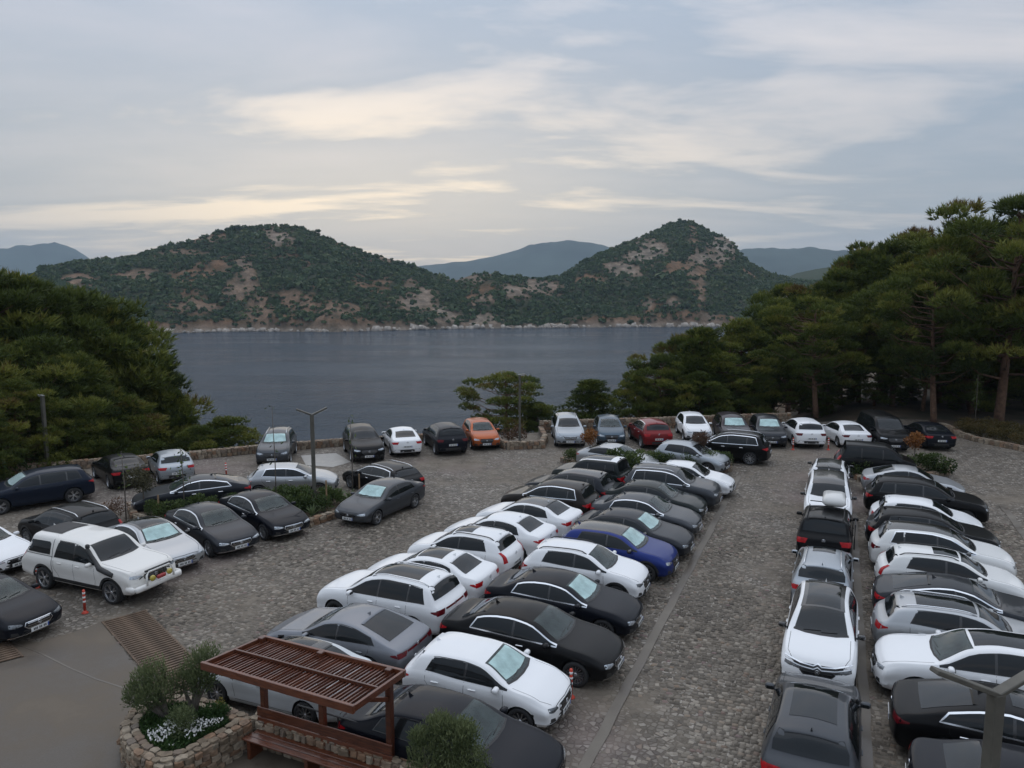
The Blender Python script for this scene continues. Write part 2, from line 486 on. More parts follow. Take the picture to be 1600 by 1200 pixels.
    def ylim(s, mode, z, y):
        """largest y up to the one asked for that still lies on the end face at height z"""
        c, _ = s.ray(mode, 0, z)
        if c is None: return 0.3
        while y > 0.2:
            h, nn = s.ray(mode, y, z)
            if h is not None and abs(h.x) > abs(c.x) - 0.15: return y
            y -= 0.01
        return y
    def fit(s, mode, pts):
        return [(min(y, s.ylim(mode, z, min(y + .02, s.W)) - .012), z) for y, z in pts]
    def dlo(s):
        """side glass outline (s, z)"""
        a, b, lo = s.win[0], s.win[-1], 0.035
        def top(S):
            v = []
            for d in (-0.10, -0.05, 0, 0.05, 0.10):
                SS = min(max(S + d, 0), s.L); v.append(s.zb(SS) + (s.q - 0.07) * (s.zt(SS) - s.zb(SS)))
            return min(v)
        return top, lambda S: s.zb(S) + lo
    def build(s):
        L, W, M = s.L, s.W, s.M
        nm = s.name
        # stations by arc length of the profile
        S = [0.0]
        xs = np.linspace(0, L, 800); zs = np.array([s.zt(x) for x in xs])
        arc = np.concatenate([[0], np.cumsum(np.hypot(np.diff(xs), np.diff(zs)))])
        st = list(np.interp(np.linspace(0, arc[-1], 64), arc, xs)) + [0.008, 0.02, 0.045, 0.08, L - 0.008, L - 0.02, L - 0.045, L - 0.07]
        st = sorted(set(round(v, 4) for v in st))
        half = [s.section(v) for v in st]
        m = len(half[0]); n = 2 * m - 2
        verts = []; faces = []
        def ring(h): return h + [(-y, z) for y, z in h[-2:0:-1]]
        for v, h in zip(st, half):
            for y, z in ring(h): verts.append(s.deform(v, y, z))
        for i in range(len(st) - 1):
            for k in range(n):
                k2 = (k + 1) % n
                faces.append((i * n + k, (i + 1) * n + k, (i + 1) * n + k2, i * n + k2))
        for end, base in ((0, 0), (len(st) - 1, (len(st) - 1) * n)):
            rg = ring(half[end]); zc = (rg[0][1] + rg[m - 1][1]) / 2
            prev = list(range(base, base + n))
            for f in (0.93, 0.8, 0.6, 0.35):
                cur = []
                for y, z in rg:
                    verts.append(s.deform(st[end], y * f, zc + (z - zc) * f)); cur.append(len(verts) - 1)
                for k in range(n):
                    q = (prev[k], prev[(k + 1) % n], cur[(k + 1) % n], cur[k])
                    faces.append(q if end == 0 else q[::-1])
                prev = cur
            verts.append(s.deform(st[end], 0, zc)); c = len(verts) - 1
            for k in range(n):
                q = (prev[k], prev[(k + 1) % n], c); faces.append(q if end == 0 else q[::-1])
        s.bvh = BVHTree.FromPolygons([Vector(v) for v in verts], faces)
        body = mesh(nm + '_shell', verts, faces, [M_TRIM, M_WHEELW], True)
        # wheel wells are cut out of the shell
        cut = MB()
        xw = [L / 2 - s.fo, L / 2 - s.fo - s.wb]; s.xw = xw
        for x in xw:
            for sg in (1, -1):
                cut.lathe([(s.Rw + 0.055, -0.2), (s.Rw + 0.055, 0.2)], 28, 'y', True, (x, sg * (W - 0.10), s.Rw))
        co = bpy.data.objects.new('cut', cut.mesh('cut', M_TRIM)); COL.objects.link(co)
        bo = bpy.data.objects.new('tmp', body); COL.objects.link(bo)
        md = bo.modifiers.new('b', 'BOOLEAN'); md.object = co; md.operation = 'DIFFERENCE'; md.solver = 'EXACT'
        dg = bpy.context.evaluated_depsgraph_get(); dg.update()
        nb = bpy.data.meshes.new_from_object(bo.evaluated_get(dg))
        bpy.data.objects.remove(bo); bpy.data.objects.remove(co)
        if len(nb.polygons) < 500: nb = body
        nb.materials.clear(); nb.materials.append(M_TRIM); nb.materials.append(M_WHEELW)
        mi = []
        rc = s.Rw + 0.055
        for p in nb.polygons:
            c = p.center; flag = 0
            if abs(c.y) < W - 0.02 and abs(p.normal.y) < 0.98:
                for x in xw:
                    d = math.hypot(c.x - x, c.z - s.Rw)
                    if abs(d - rc) < 0.02: flag = 1
            if abs(p.normal.y) > 0.98 and any(math.hypot(c.x - x, c.z - s.Rw) < rc + 0.01 for x in xw) and abs(c.y) < W - 0.2: flag = 1
            if p.normal.z < -0.8: flag = 1
            mi.append(flag)
        nb.polygons.foreach_set('material_index', mi)
        nb.polygons.foreach_set('use_smooth', [f == 0 for f in mi])
        bm = bmesh.new(); bm.from_mesh(nb)
        for e in bm.edges:
            if len(e.link_faces) == 2 and e.calc_face_angle(0) > R(38): e.smooth = False
        bm.to_mesh(nb); bm.free()
        nb.update()
        M['body'] = nb
        def mk(key, vf, smooth=True): M[key] = mesh(nm + '_' + key, vf[0], vf[1], [M_TRIM], smooth)
        # glass
        a, b = s.wsh
        mk('windshield', s.grid_patch(a, b, -s.rfrac, s.rfrac, 0.007, bow0=0.09, bow1=0.04))
        mk('windshield_inner', s.grid_patch(a - 0.03, b + 0.03, -s.rfrac - .03, s.rfrac + .03, 0.0025, bow0=0.09, bow1=0.04))
        mk('sunshade', s.grid_patch(a + 0.10, b - 0.03, -s.rfrac + .05, s.rfrac - .05, 0.0045, bow0=0.09, bow1=0.04))
        a, b = s.rwin
        steep = s.zt(b) < s.H - .3 and b - a < .45
        if steep:
            za, zb_ = s.zt(a) - .03, s.zt(b) + .03
            ha, hb_ = s.corner(a)[0] * .90, s.corner(b)[0] * .92
            mk('rear_window', s.proj('rear', [(-hb_, zb_), (hb_, zb_), (hb_ * .99, (za + zb_) / 2), (ha, za), (0, za + .012), (-ha, za), (-hb_ * .99, (za + zb_) / 2)], 0.008, 4, 0.08))
        else: mk('rear_window', s.grid_patch(a, b, -0.88, 0.88, 0.006, bow0=-0.03, bow1=-0.02))
        ra, rb = s.wsh[1] + 0.10, s.rwin[0] - 0.12
        mk('roof_panel', s.grid_patch(s.wsh[1] + .02, s.rwin[0] - .02, -1, 1, 0.004, ns=18))
        mk('sunroof', s.grid_patch(ra, ra + (rb - ra) * 0.80, -0.80, 0.80, 0.006, ns=16))
        mk('sunroof_small', s.grid_patch(ra, ra + (rb - ra) * 0.42, -0.66, 0.66, 0.006, ns=10))
        top, bot = s.dlo()
        a, b = s.win[0], s.win[-1]
        def poly(x0, x1, n=9, lift=0.0, drop=0.0, lean0=0.0, lean1=0.0):
            xs = np.linspace(x0, x1, n)
            lo = [(x, bot(x) + lift) for x in xs]
            hi = []
            for t, x in zip(np.linspace(0, 1, n), xs):
                xx = x + lean0 * (1 - t) + lean1 * t
                hi.append((xx, max(top(xx) - drop, bot(x) + lift + 0.012)))
            return lo + hi[::-1]
        full = poly(a, b, 14, -0.012, -0.012, 0, s.win_lean if hasattr(s, 'win_lean') else -0.16)
        for mir, sd in ((False, 'L'), (True, 'R')):
            mk('pillar_trim' + sd, s.proj('side', full, 0.004, 3, 0.1, mir))
            mk('window_trim' + sd, s.strip('side', full, 0.030, 0.009, mir, True))
            for k in range(len(s.win) - 1):
                x0, x1 = s.win[k] + (0.03 if k else 0.02), s.win[k + 1] - 0.03
                l1 = -0.15 if k == len(s.win) - 2 else 0.0
                mk('side_window%d%s' % (k, sd), s.proj('side', poly(x0, x1, 8, 0.004, 0.006, 0, l1), 0.008, 3, 0.1, mir))
            # doors: seams and handles
            d0, d1, d2 = s.win[0] + 0.10, s.win[1], min(s.win[2] + 0.02, L / 2 - xw[1] + 0.02)
            zl = s.z0 + 0.13
            seam = MB()
            for ln in ([(d0, s.zb(d0)), (d0 - .02, .7), (d0 + .02, zl)], [(d1, s.zb(d1)), (d1, zl)], [(d2 - .02, s.zb(d2)), (d2 - .03, .82), (d2 - .25, .55), (d2 - .30, zl)], [(d0 + .02, zl), (d2 - .30, zl)]):
                seam.add(*s.strip('side', ln, 0.010, 0.0018, mir))
            M['door_seam' + sd] = seam.mesh(nm + '_seam' + sd, M_SEAM)
            hz = s.zb(d1) - 0.13
            for k, hx in enumerate((d1 - 0.22, d2 - 0.30)):
                h, nn = s.ray('side', hx, hz)
                if h is not None:
                    mb = MB(); mb.box((0, 0, 0), (0.20, 0.035, 0.032), bev=0.011)
                    sy = -1 if mir else 1
                    M['door_handle%d%s' % (k, sd)] = mesh(nm + '_handle', [(v[0] + h.x, (v[1] + h.y + 0.012) * sy, v[2] + h.z) for v in mb.v], mb.f if not mir else [f[::-1] for f in mb.f], [M_TRIM], True)
            # sill and arch cladding
            e0, e1 = s.fo + s.Rw + 0.06, s.fo + s.wb - s.Rw - 0.06
            sill = MB(); sill.add(*s.proj('side', [(e0, s.z0 + .06), (e1, s.z0 + .06), (e1, s.z0 + .19), (e0, s.z0 + .19)], 0.006, 2, 0.12, mir))
            M['sill_trim' + sd] = sill.mesh(nm + '_sill', M_TRIM, True)
            for k, x in enumerate(xw):
                arc_ = [(L / 2 - x + (rc + .03) * math.cos(t), s.Rw + (rc + .03) * math.sin(t)) for t in np.linspace(R(-12), R(192), 16)]
                ar = MB(); ar.add(*s.strip('side', arc_, 0.075, 0.010, mir)); M['arch_trim%d%s' % (k, sd)] = ar.mesh(nm + '_arch', M_TRIM, True)
        # front
        zh = s.zt(0); hw = W
        hl = [(hw * .50, zh - .125), (hw * .72, zh - .155), (hw * .93, zh - .115), (hw * .925, zh - .035), (hw * .74, zh - .045), (hw * .52, zh - .085)]
        for mir, sd in ((False, 'L'), (True, 'R')):
            mk('headlight' + sd, s.proj('front', s.fit('front', hl), 0.006, 3, 0.05, mir))
            mk('fog_light' + sd, s.proj('front', [(hw * .60, s.z0 + .14), (hw * .84, s.z0 + .15), (hw * .82, s.z0 + .26), (hw * .66, s.z0 + .23)], 0.005, 2, 0.06, mir))
        gz0, gz1 = max(zh - .30, .44), zh - .085
        mk('grille', s.proj('front', [(-hw * .40, gz1), (-hw * .44, (gz0 + gz1) / 2), (-hw * .30, gz0), (hw * .30, gz0), (hw * .44, (gz0 + gz1) / 2), (hw * .40, gz1)], 0.005, 3, 0.06))
        gt = MB()
        for zz in np.linspace(gz0 + .04, gz1 - .03, 3): gt.add(*s.strip('front', [(-hw * .36, zz), (hw * .36, zz)], 0.014, 0.011))
        M['grille_bar'] = gt.mesh(nm + '_gbar', M_CHROME, True)
        mk('grille_surround', s.strip('front', [(-hw * .41, gz1), (-hw * .45, (gz0 + gz1) / 2), (-hw * .31, gz0), (hw * .31, gz0), (hw * .45, (gz0 + gz1) / 2), (hw * .41, gz1)], 0.022, 0.010, False, True))
        mk('lower_grille', s.proj('front', [(-hw * .55, s.z0 + .13), (hw * .55, s.z0 + .13), (hw * .48, s.z0 + .25), (-hw * .48, s.z0 + .25)], 0.005, 2, 0.08))
        mk('front_lip', s.strip('front', [(-hw * .88, s.z0 + .115), (hw * .88, s.z0 + .115)], 0.03, 0.012))
        def plate(mode, z, key):
            h, nn = s.ray(mode, 0, z)
            sg = 1 if mode == 'front' else -1
            x = h.x + sg * 0.012
            b1 = MB(); b1.box((x, 0, z), (0.012, 0.52, 0.115)); M[key] = b1.mesh(nm + key, M_PLATE)
            b2 = MB(); b2.box((x + sg * .007, sg * 0.238, z), (0.004, 0.04, 0.108)); M[key + '_band'] = b2.mesh(nm + key + 'b', M_PLATEB)
            b3 = MB()
            # flat print on the plate, too small to pick apart
            yy = -0.205
            for wd in (.045, .045, .03, .045, .045, .03, .04, .04, .04):
                if wd > .03: b3.box((x + sg * .007, -sg * (yy + wd / 2 + .02), z), (0.004, wd * .72, 0.068))
                yy += wd + .003
            M[key + '_marks'] = b3.mesh(nm + key + 'm', M_PLATED)
        plate('front', max(s.z0 + .20, .40), 'front_plate')
        plate('rear', s.tail[2], 'rear_plate')
        # emblems
        for key, mode, z in (('front_emblem', 'front', (gz0 + gz1) / 2 + .02), ('rear_emblem', 'rear', s.tail[1] - .02)):
            h, nn = s.ray(mode, 0, z); sg = 1 if mode == 'front' else -1
            e = MB(); e.lathe([(0.050, -0.006), (0.058, -0.006), (0.058, 0.006), (0.050, 0.006)], 18, 'y')
            for k in range(3):
                t = math.pi / 2 + k * 2 * math.pi / 3
                e.box((0.026 * math.cos(t), 0, 0.026 * math.sin(t)), (0.055, 0.008, 0.010), Matrix.Rotation(-t, 3, 'Y'))
            vs = [(h.x + sg * (0.014 + v[1]), v[0], z + v[2]) for v in e.v]
            M[key] = mesh(nm + key, vs, e.f, [M_CHROME], True)
        # rear
        t0, t1 = s.tail[0], s.tail[1]
        for mir, sd in ((False, 'L'), (True, 'R')):
            def band(z0_, z1_, win, wtop):
                zz = np.linspace(z0_, z1_, 6); o_ = [(s.ylim('rear', z, hw * .96) - .012, z) for z in zz]
                i_ = [(y - (win + (wtop - win) * k / 5), z) for k, (y, z) in enumerate(o_)]
                return o_ + i_[::-1]
            v1 = s.proj('rear', band(t0, t1, .28, .33), 0.010, 7, 0.03, mir)
            v2 = s.proj('side', [(L - .34, t1 - .03), (L - .34, t1 - .06), (L - .15, t0 + .02), (L - .15, t1 - .01)], 0.006, 2, 0.06, mir)
            mb = MB(); mb.add(*v1); mb.add(*v2); M['taillight' + sd] = mb.mesh(nm + '_tl' + sd, M_TAIL, True)
            v1 = s.proj('rear', band(t0 - .04, t1 + .15, .19, .09), 0.010, 6, 0.03, mir)
            mb = MB(); mb.add(*v1); M['taillight_tall' + sd] = mb.mesh(nm + '_tt' + sd, M_TAIL, True)
        mk('light_bar', s.proj('rear', [(-hw * .52, t1 - .06), (hw * .52, t1 - .06), (hw * .52, t1 - .01), (-hw * .52, t1 - .01)], 0.007, 2, 0.08))
        mk('bumper_trim', s.proj('rear', [(-hw * .86, s.z0 + .10), (hw * .86, s.z0 + .10), (hw * .80, s.z0 + .30), (-hw * .80, s.z0 + .30)], 0.005, 2, 0.08))
        # hood and boot shut lines
        hs = MB(); cw = s.wsh[0]
        for sg in (1, -1): hs.add(*s.strip('top', [(0.10, sg * hw * .62), (0.4, sg * hw * .80), (cw - .05, sg * hw * .80)], 0.010, 0.002))
        hs.add(*s.strip('top', [(0.085, -hw * .62), (0.05, 0), (0.085, hw * .62)], 0.010, 0.002))
        M['hood_seam'] = hs.mesh(nm + '_hs', M_SEAM)
        mk('cowl', s.strip('top', [(cw + .095, -hw * .74), (cw + .01, -hw * .4), (cw - .015, 0), (cw + .01, hw * .4), (cw + .095, hw * .74)], 0.07, 0.004))
        wp = MB()
        for y0, y1 in ((-.55, .0), (.02, .52)):
            pa, pb = s.surf(cw + .05 + .06 * y0 * y0, y0 / .75 * .85), s.surf(cw + .10, y1 / .75 * .85)
            wp.tube([pa + Vector((0.0, 0, .02)), pb + Vector((0.0, 0, .022))], 0.008, 5)
        M['wiper'] = wp.mesh(nm + '_wp', M_TRIM)
        # mirrors
        mx, mz = L / 2 - (s.win[0] + 0.22), s.zb(s.win[0] + .2) + 0.06
        for sg, sd in ((1, 'L'), (-1, 'R')):
            mb = MB(); mb.box((0, 0, 0), (0.13, 0.20, 0.12), bev=0.030); mb.box((0.01, -sg * .13, -.05), (0.06, 0.12, 0.03))
            M['mirror' + sd] = mesh(nm + '_mir', [(v[0] - .12 * abs(v[1]) + mx, v[1] + sg * (W + 0.07), v[2] + mz) for v in mb.v], mb.f, [M_TRIM], True)
            g = MB(); g.box((mx - 0.085, sg * (W + .07), mz), (0.006, 0.13, 0.075)); M['mirror_glass' + sd] = g.mesh(nm + '_mg', GLASS)
        # roof rails and fin
        for sg, sd in ((1, 'L'), (-1, 'R')):
            pts = []
            for S_ in np.linspace(s.wsh[1] + .12, s.rwin[0] - .10, 12):
                p = s.surf(S_, sg * 0.98); pts.append(p + Vector((0, 0, 0.045)))
            pts[0].z -= .045; pts[-1].z -= .045
            r = MB(); r.tube(pts, 0.017, 6); M['roof_rail' + sd] = r.mesh(nm + '_rail', M_CHROME, True)
        p = s.surf(s.rwin[0] - .16, 0)
        fin = MB(); fin.add([(p.x + .09, 0, p.z - .01), (p.x - .06, .022, p.z - .01), (p.x - .06, -.022, p.z - .01), (p.x - .075, 0, p.z + .075)], [(0, 1, 3), (0, 3, 2), (1, 2, 3), (0, 2, 1)])
        M['antenna'] = fin.mesh(nm + '_fin', M_TRIM)
        # spoiler lip for upright tails
        sp = MB()
        if s.zt(s.rwin[1]) < s.H - .3:
            row = [s.surf(s.rwin[0] - 0.02, f) for f in np.linspace(-.86, .86, 9)]
            vs = []
            for v in row: vs += [v + Vector((0.10, 0, 0.006)), v + Vector((-0.06, 0, 0.012)), v + Vector((-0.05, 0, -0.03))]
            fs = []
            for i in range(8):
                a = i * 3; fs += [(a, a + 1, a + 4, a + 3), (a + 1, a + 2, a + 5, a + 4)]
            sp.add(vs, fs); M['spoiler'] = sp.mesh(nm + '_sp', M_TRIM, True)

def T(*a, **k): return CarType(*a, **k)
SEDF = [(0, .70), (.10, .755), (.6, .865), (1.30, .975), (2.08, 1.385), (2.6, 1.455)]
TYPES = {}
def make_types():
    t = TYPES
    t['sedan'] = T('sedan', 4.72, 1.83, .88, 2.82, .33, SEDF + [(3.15, 1.435), (3.5, 1.37), (4.12, 1.10), (4.58, 1.05), (4.72, 1.0)],
        [(0, .645), (.5, .77), (1.3, .90), (2.5, .935), (3.9, .985), (4.5, .98), (4.72, .93)], (1.38, 2.55, 3.72), (1.34, 2.04), (3.46, 4.10), (.80, .93, .66))
    t['fastback'] = T('fastback', 4.78, 1.86, .90, 2.85, .345, [(0, .66), (.10, .715), (.6, .835), (1.42, .955), (2.2, 1.335), (2.7, 1.405), (3.15, 1.375), (3.75, 1.23), (4.35, 1.04), (4.62, .985), (4.78, .93)],
        [(0, .61), (.5, .74), (1.42, .885), (2.6, .92), (3.9, .965), (4.5, .93), (4.78, .87)], (1.5, 2.65, 3.92), (1.46, 2.16), (3.30, 4.26), (.76, .88, .58), z0=.18)
    t['hatch'] = T('hatch', 4.06, 1.80, .83, 2.58, .315, [(0, .72), (.10, .78), (.5, .89), (1.08, .995), (1.82, 1.39), (2.3, 1.455), (3.0, 1.445), (3.42, 1.38), (3.56, 1.32), (3.84, 1.02), (3.97, .96), (4.06, .91)],
        [(0, .665), (.5, .79), (1.08, .92), (2.4, .965), (3.3, 1.02), (3.6, 1.0), (3.84, .95), (4.06, .86)], (1.16, 2.25, 3.28), (1.12, 1.78), (3.50, 3.82), (.76, .89, .56), bowr=.16)
    t['crossover'] = T('crossover', 4.25, 1.80, .85, 2.60, .335, [(0, .80), (.10, .87), (.5, .965), (1.1, 1.055), (1.85, 1.47), (2.4, 1.55), (3.2, 1.53), (3.62, 1.46), (3.80, 1.38), (4.06, 1.07), (4.18, 1.01), (4.25, .96)],
        [(0, .74), (.5, .86), (1.1, .98), (2.6, 1.03), (3.5, 1.07), (3.8, 1.05), (4.05, 1.0), (4.25, .91)], (1.18, 2.30, 3.42), (1.14, 1.82), (3.72, 4.04), (.80, .94, .62), z0=.23, clad=True)
    t['suv'] = T('suv', 4.50, 1.87, .90, 2.68, .36, [(0, .85), (.10, .925), (.6, 1.025), (1.2, 1.11), (2.0, 1.56), (2.6, 1.66), (3.5, 1.635), (3.92, 1.565), (4.10, 1.47), (4.34, 1.13), (4.44, 1.06), (4.50, 1.01)],
        [(0, .79), (.5, .93), (1.2, 1.035), (3.0, 1.08), (3.8, 1.11), (4.1, 1.09), (4.34, 1.06), (4.50, .96)], (1.28, 2.42, 3.42, 3.86), (1.24, 1.96), (4.0, 4.31), (.85, .99, .68), z0=.24, clad=True)
    t['suvl'] = T('suvl', 4.78, 1.92, .93, 2.86, .37, [(0, .87), (.10, .95), (.6, 1.05), (1.28, 1.14), (2.06, 1.60), (2.7, 1.71), (3.7, 1.69), (4.2, 1.62), (4.40, 1.52), (4.62, 1.16), (4.72, 1.09), (4.78, 1.04)],
        [(0, .81), (.5, .95), (1.28, 1.06), (3.2, 1.105), (4.1, 1.13), (4.4, 1.11), (4.62, 1.09), (4.78, .99)], (1.36, 2.52, 3.58, 4.20), (1.32, 2.02), (4.28, 4.58), (.88, 1.02, .70), z0=.24, clad=True)
    t['wagon'] = T('wagon', 4.75, 1.84, .88, 2.82, .335, SEDF + [(3.4, 1.445), (4.0, 1.38), (4.22, 1.30), (4.54, 1.03), (4.68, .97), (4.75, .92)],
        [(0, .645), (.5, .77), (1.3, .90), (2.5, .935), (3.9, 1.0), (4.3, .99), (4.55, .96), (4.75, .87)], (1.38, 2.55, 3.50, 4.10), (1.34, 2.04), (4.12, 4.50), (.77, .90, .58))
    t['boxy'] = T('boxy', 4.36, 1.88, .80, 2.66, .37, [(0, .94), (.08, 1.02), (.6, 1.10), (1.18, 1.15), (1.72, 1.60), (2.2, 1.73), (3.4, 1.75), (3.98, 1.72), (4.08, 1.64), (4.23, 1.16), (4.31, 1.10), (4.36, 1.05)],
        [(0, .88), (.5, 1.0), (1.18, 1.08), (2.6, 1.11), (3.9, 1.13), (4.2, 1.08), (4.36, 1.0)], (1.24, 2.30, 3.30, 3.88), (1.22, 1.70), (4.03, 4.20), (.86, 1.03, .70), z0=.26, tumble=.26, q=.88, bowf=.13, bowr=.07, clad=True)
    t['van'] = T('van', 4.95, 1.90, .92, 3.0, .34, [(0, .96), (.08, 1.04), (.5, 1.15), (.85, 1.24), (1.55, 1.82), (1.95, 1.94), (3.2, 1.97), (4.5, 1.96), (4.78, 1.91), (4.86, 1.80), (4.92, 1.2), (4.94, 1.0), (4.95, .9)],
        [(0, .90), (.5, 1.03), (.85, 1.10), (2.6, 1.13), (4.4, 1.13), (4.8, 1.1), (4.95, .86)], (.98, 2.10, 3.35, 4.55), (.92, 1.52), (4.83, 4.90), (.85, 1.25, .72), z0=.22, tumble=.20, q=.90, bowf=.16, bowr=.04)
    t['pickup'] = T('pickup', 5.25, 1.95, .96, 3.09, .39, [(0, 1.02), (.10, 1.09), (.7, 1.16), (1.48, 1.22), (2.12, 1.72), (2.6, 1.83), (3.35, 1.84), (3.6, 1.86), (4.9, 1.84), (5.02, 1.74), (5.14, 1.18), (5.2, 1.0), (5.25, .92)],
        [(0, .95), (.5, 1.07), (1.48, 1.14), (3.2, 1.16), (4.8, 1.16), (5.1, 1.1), (5.25, .88)], (1.54, 2.60, 3.52), (1.52, 2.08), (4.96, 5.10), (.85, 1.12, .62), z0=.34, tumble=.24, q=.88, bowf=.16, bowr=.04, clad=True)
make_types()

# wheels: tyre and two rim styles, shared
def wheel_meshes():
    tyre = MB(); tyre.lathe([(.66, -.10), (.72, -.112), (.90, -.115), (.97, -.10), (1.0, -.06), (1.0, .06), (.97, .10), (.90, .115), (.72, .112), (.66, .10)], 28, 'y')
    out = {'tyre': tyre.mesh('tyre', M_TYRE, True)}
    for nm, ns, wd in (('five', 5, .15), ('ten', 10, .075), ('multi', 16, .045)):
        r = MB()
        r.lathe([(.68, -.09), (.70, .085), (.735, .10), (.72, .112), (.685, .105), (.655, .07), (.64, -.02)], 28, 'y')
        r.lathe([(.0, .075), (.10, .085), (.145, .07), (.15, .0)], 12, 'y')
        for k in range(ns):
            a = 2 * math.pi * k / ns
            for da in ((-.09, .09) if nm == 'five' else (0,)):
                p0 = (.12 * math.cos(a), .12 * math.sin(a)); p1 = (.69 * math.cos(a + da * 2), .69 * math.sin(a + da * 2))
                w = wd * (.62 if nm == 'five' else 1)
                nx, nz = -math.sin(a), math.cos(a)
                vs = []
                for (px, pz), ww, yy in ((p0, w * .8, .075), (p1, w, .088)):
                    vs += [(px - nx * ww / 2, yy, pz - nz * ww / 2), (px + nx * ww / 2, yy, pz + nz * ww / 2), (px + nx * ww / 2, yy - .06, pz + nz * ww / 2), (px - nx * ww / 2, yy - .06, pz - nz * ww / 2)]
                r.add(vs, [(0, 1, 5, 4), (1, 2, 6, 5), (3, 0, 4, 7)])
        out['rim_' + nm] = r.mesh('rim_' + nm, M_RIM, False)
    d = MB(); d.lathe([(0.0, -.015), (.66, -.02)], 24, 'y'); d.lathe([(.20, .0), (.46, .0), (.46, -.014)], 20, 'y'); out['disc'] = d.mesh('disc', M_RIMD)
    return out
WH = wheel_meshes()

def car(kind, label, short, pos, heading, pt, roof=None, sunroof=None, rails=None, chrome=False, clad=None, shade=None, clear=False, rim='ten', rimd=False, tail='pair', taild=False, sx=1.0, sy=1.0, sz=1.0, seen='both', cat='car', group='cars parked in the stone-paved car park', headd=False, name=None):
    t = TYPES[kind]; M = t.M
    nm = name or {'sedan': 'sedan_car', 'fastback': 'fastback_car', 'hatch': 'hatchback_car', 'crossover': 'crossover_car', 'suv': 'suv_car', 'suvl': 'suv_car', 'wagon': 'estate_car', 'boxy': 'off_road_car', 'van': 'passenger_van', 'pickup': 'pickup_truck'}[kind]
    e = bpy.data.objects.new(nm, None); COL.objects.link(e); e.empty_display_size = 0.3
    heading += 1.6 * math.sin(len(label) * 12.9 + pos[0] * 3.1)
    e.location = pos; e.rotation_euler = (0, 0, R(heading)); e.scale = (sx, sy, sz)
    tag(e, label, cat, group)
    p = lambda n, key, mat=None, par=e: obj(n, M[key], par, mat=mat)
    p('body', 'body', pt)
    for sd in 'LR':
        p('pillar_trim', 'pillar_trim' + sd, M_GLOSSBLK)
        for k in range(len(t.win) - 1): p('side_window', 'side_window%d%s' % (k, sd), GLASS)
        if chrome: p('window_trim', 'window_trim' + sd, M_CHROME)
        p('door_seam', 'door_seam' + sd)
        for k in (0, 1):
            if 'door_handle%d%s' % (k, sd) in M: p('door_handle', 'door_handle%d%s' % (k, sd), M_CHROME if chrome else pt)
        if t.clad if clad is None else clad:
            p('sill_trim', 'sill_trim' + sd, M_TRIM)
            for k in (0, 1): p('arch_trim', 'arch_trim%d%s' % (k, sd), M_TRIM)
        mr = p('mirror', 'mirror' + sd, pt if not roof else M_GLOSSBLK); p('mirror_glass', 'mirror_glass' + sd, None, mr)
        p('headlight', 'headlight' + sd, M_LAMPD if headd else M_LAMP)
        p('fog_light', 'fog_light' + sd, M_TRIM)
        tl = M_TAILD if taild else M_TAIL
        p('taillight', ('taillight_tall' if tail == 'tall' else 'taillight') + sd, tl)
    if tail == 'bar': p('light_bar', 'light_bar', M_TAILD)
    ws = p('windshield', 'windshield', GLASSC if (shade or clear) else GLASS)
    p('dashboard', 'windshield_inner', M_INT)
    p('wiper', 'wiper', M_TRIM, ws)
    p('rear_window', 'rear_window', GLASS)
    p('cowl', 'cowl', M_TRIM)
    if roof: p('roof', 'roof_panel', roof)
    if sunroof: p('sunroof', 'sunroof' if sunroof == 'big' else 'sunroof_small', GLASS)
    if rails:
        for sd in 'LR': p('roof_rail', 'roof_rail' + sd, M_CHROME if rails == 'chrome' else M_TRIM)
    p('antenna', 'antenna', pt)
    if 'spoiler' in M: p('spoiler', 'spoiler', M_GLOSSBLK if roof else pt)
    g = p('grille', 'grille', M_GLOSSBLK); p('grille_bar', 'grille_bar', M_CHROME if chrome else M_TRIM, g); p('grille_surround', 'grille_surround', M_CHROME if chrome else M_TRIM, g)
    p('emblem', 'front_emblem', M_CHROME, g)
    p('lower_grille', 'lower_grille', M_TRIM); p('front_lip', 'front_lip', M_CHROME if chrome else M_TRIM)
    p('bumper_trim', 'bumper_trim', M_TRIM); p('hood_seam', 'hood_seam'); p('emblem', 'rear_emblem', M_CHROME)
    for k in ('front_plate', 'rear_plate'):
        q = p('license_plate', k); p('plate_band', k + '_band', None, q); stuff(p('plate_marks', k + '_marks', None, q))
    for x in t.xw:
        for sg in (1, -1):
            w = bpy.data.objects.new('wheel', WH['disc']); COL.objects.link(w); w.parent = e
            w.location = (x, sg * (t.W - 0.125), t.Rw); w.scale = (t.Rw, 1.0, t.Rw); w.rotation_euler = (0, 0, 0 if sg > 0 else math.pi)
            obj('tyre', WH['tyre'], w); obj('rim', WH['rim_' + rim], w, mat=M_RIMD if rimd else M_RIM)
    if shade:
        o = obj('sunshade', M['sunshade'], None, pos, (0, 0, R(heading)), (sx, sy, sz), M_SHADE if shade == 'foil' else M_SHADEW)
        tag(o, ('silver' if shade == 'foil' else 'white') + ' sunshade behind the windscreen of the ' + short, 'sunshade', 'windscreen sunshades')
    return e
# ================================================================== SETTING
def fbm(x, y, z=0.0, o=4, sc=1.0):
    return mnoise.fractal(Vector((x * sc, y * sc, z)), 1.0, 2.0, o)

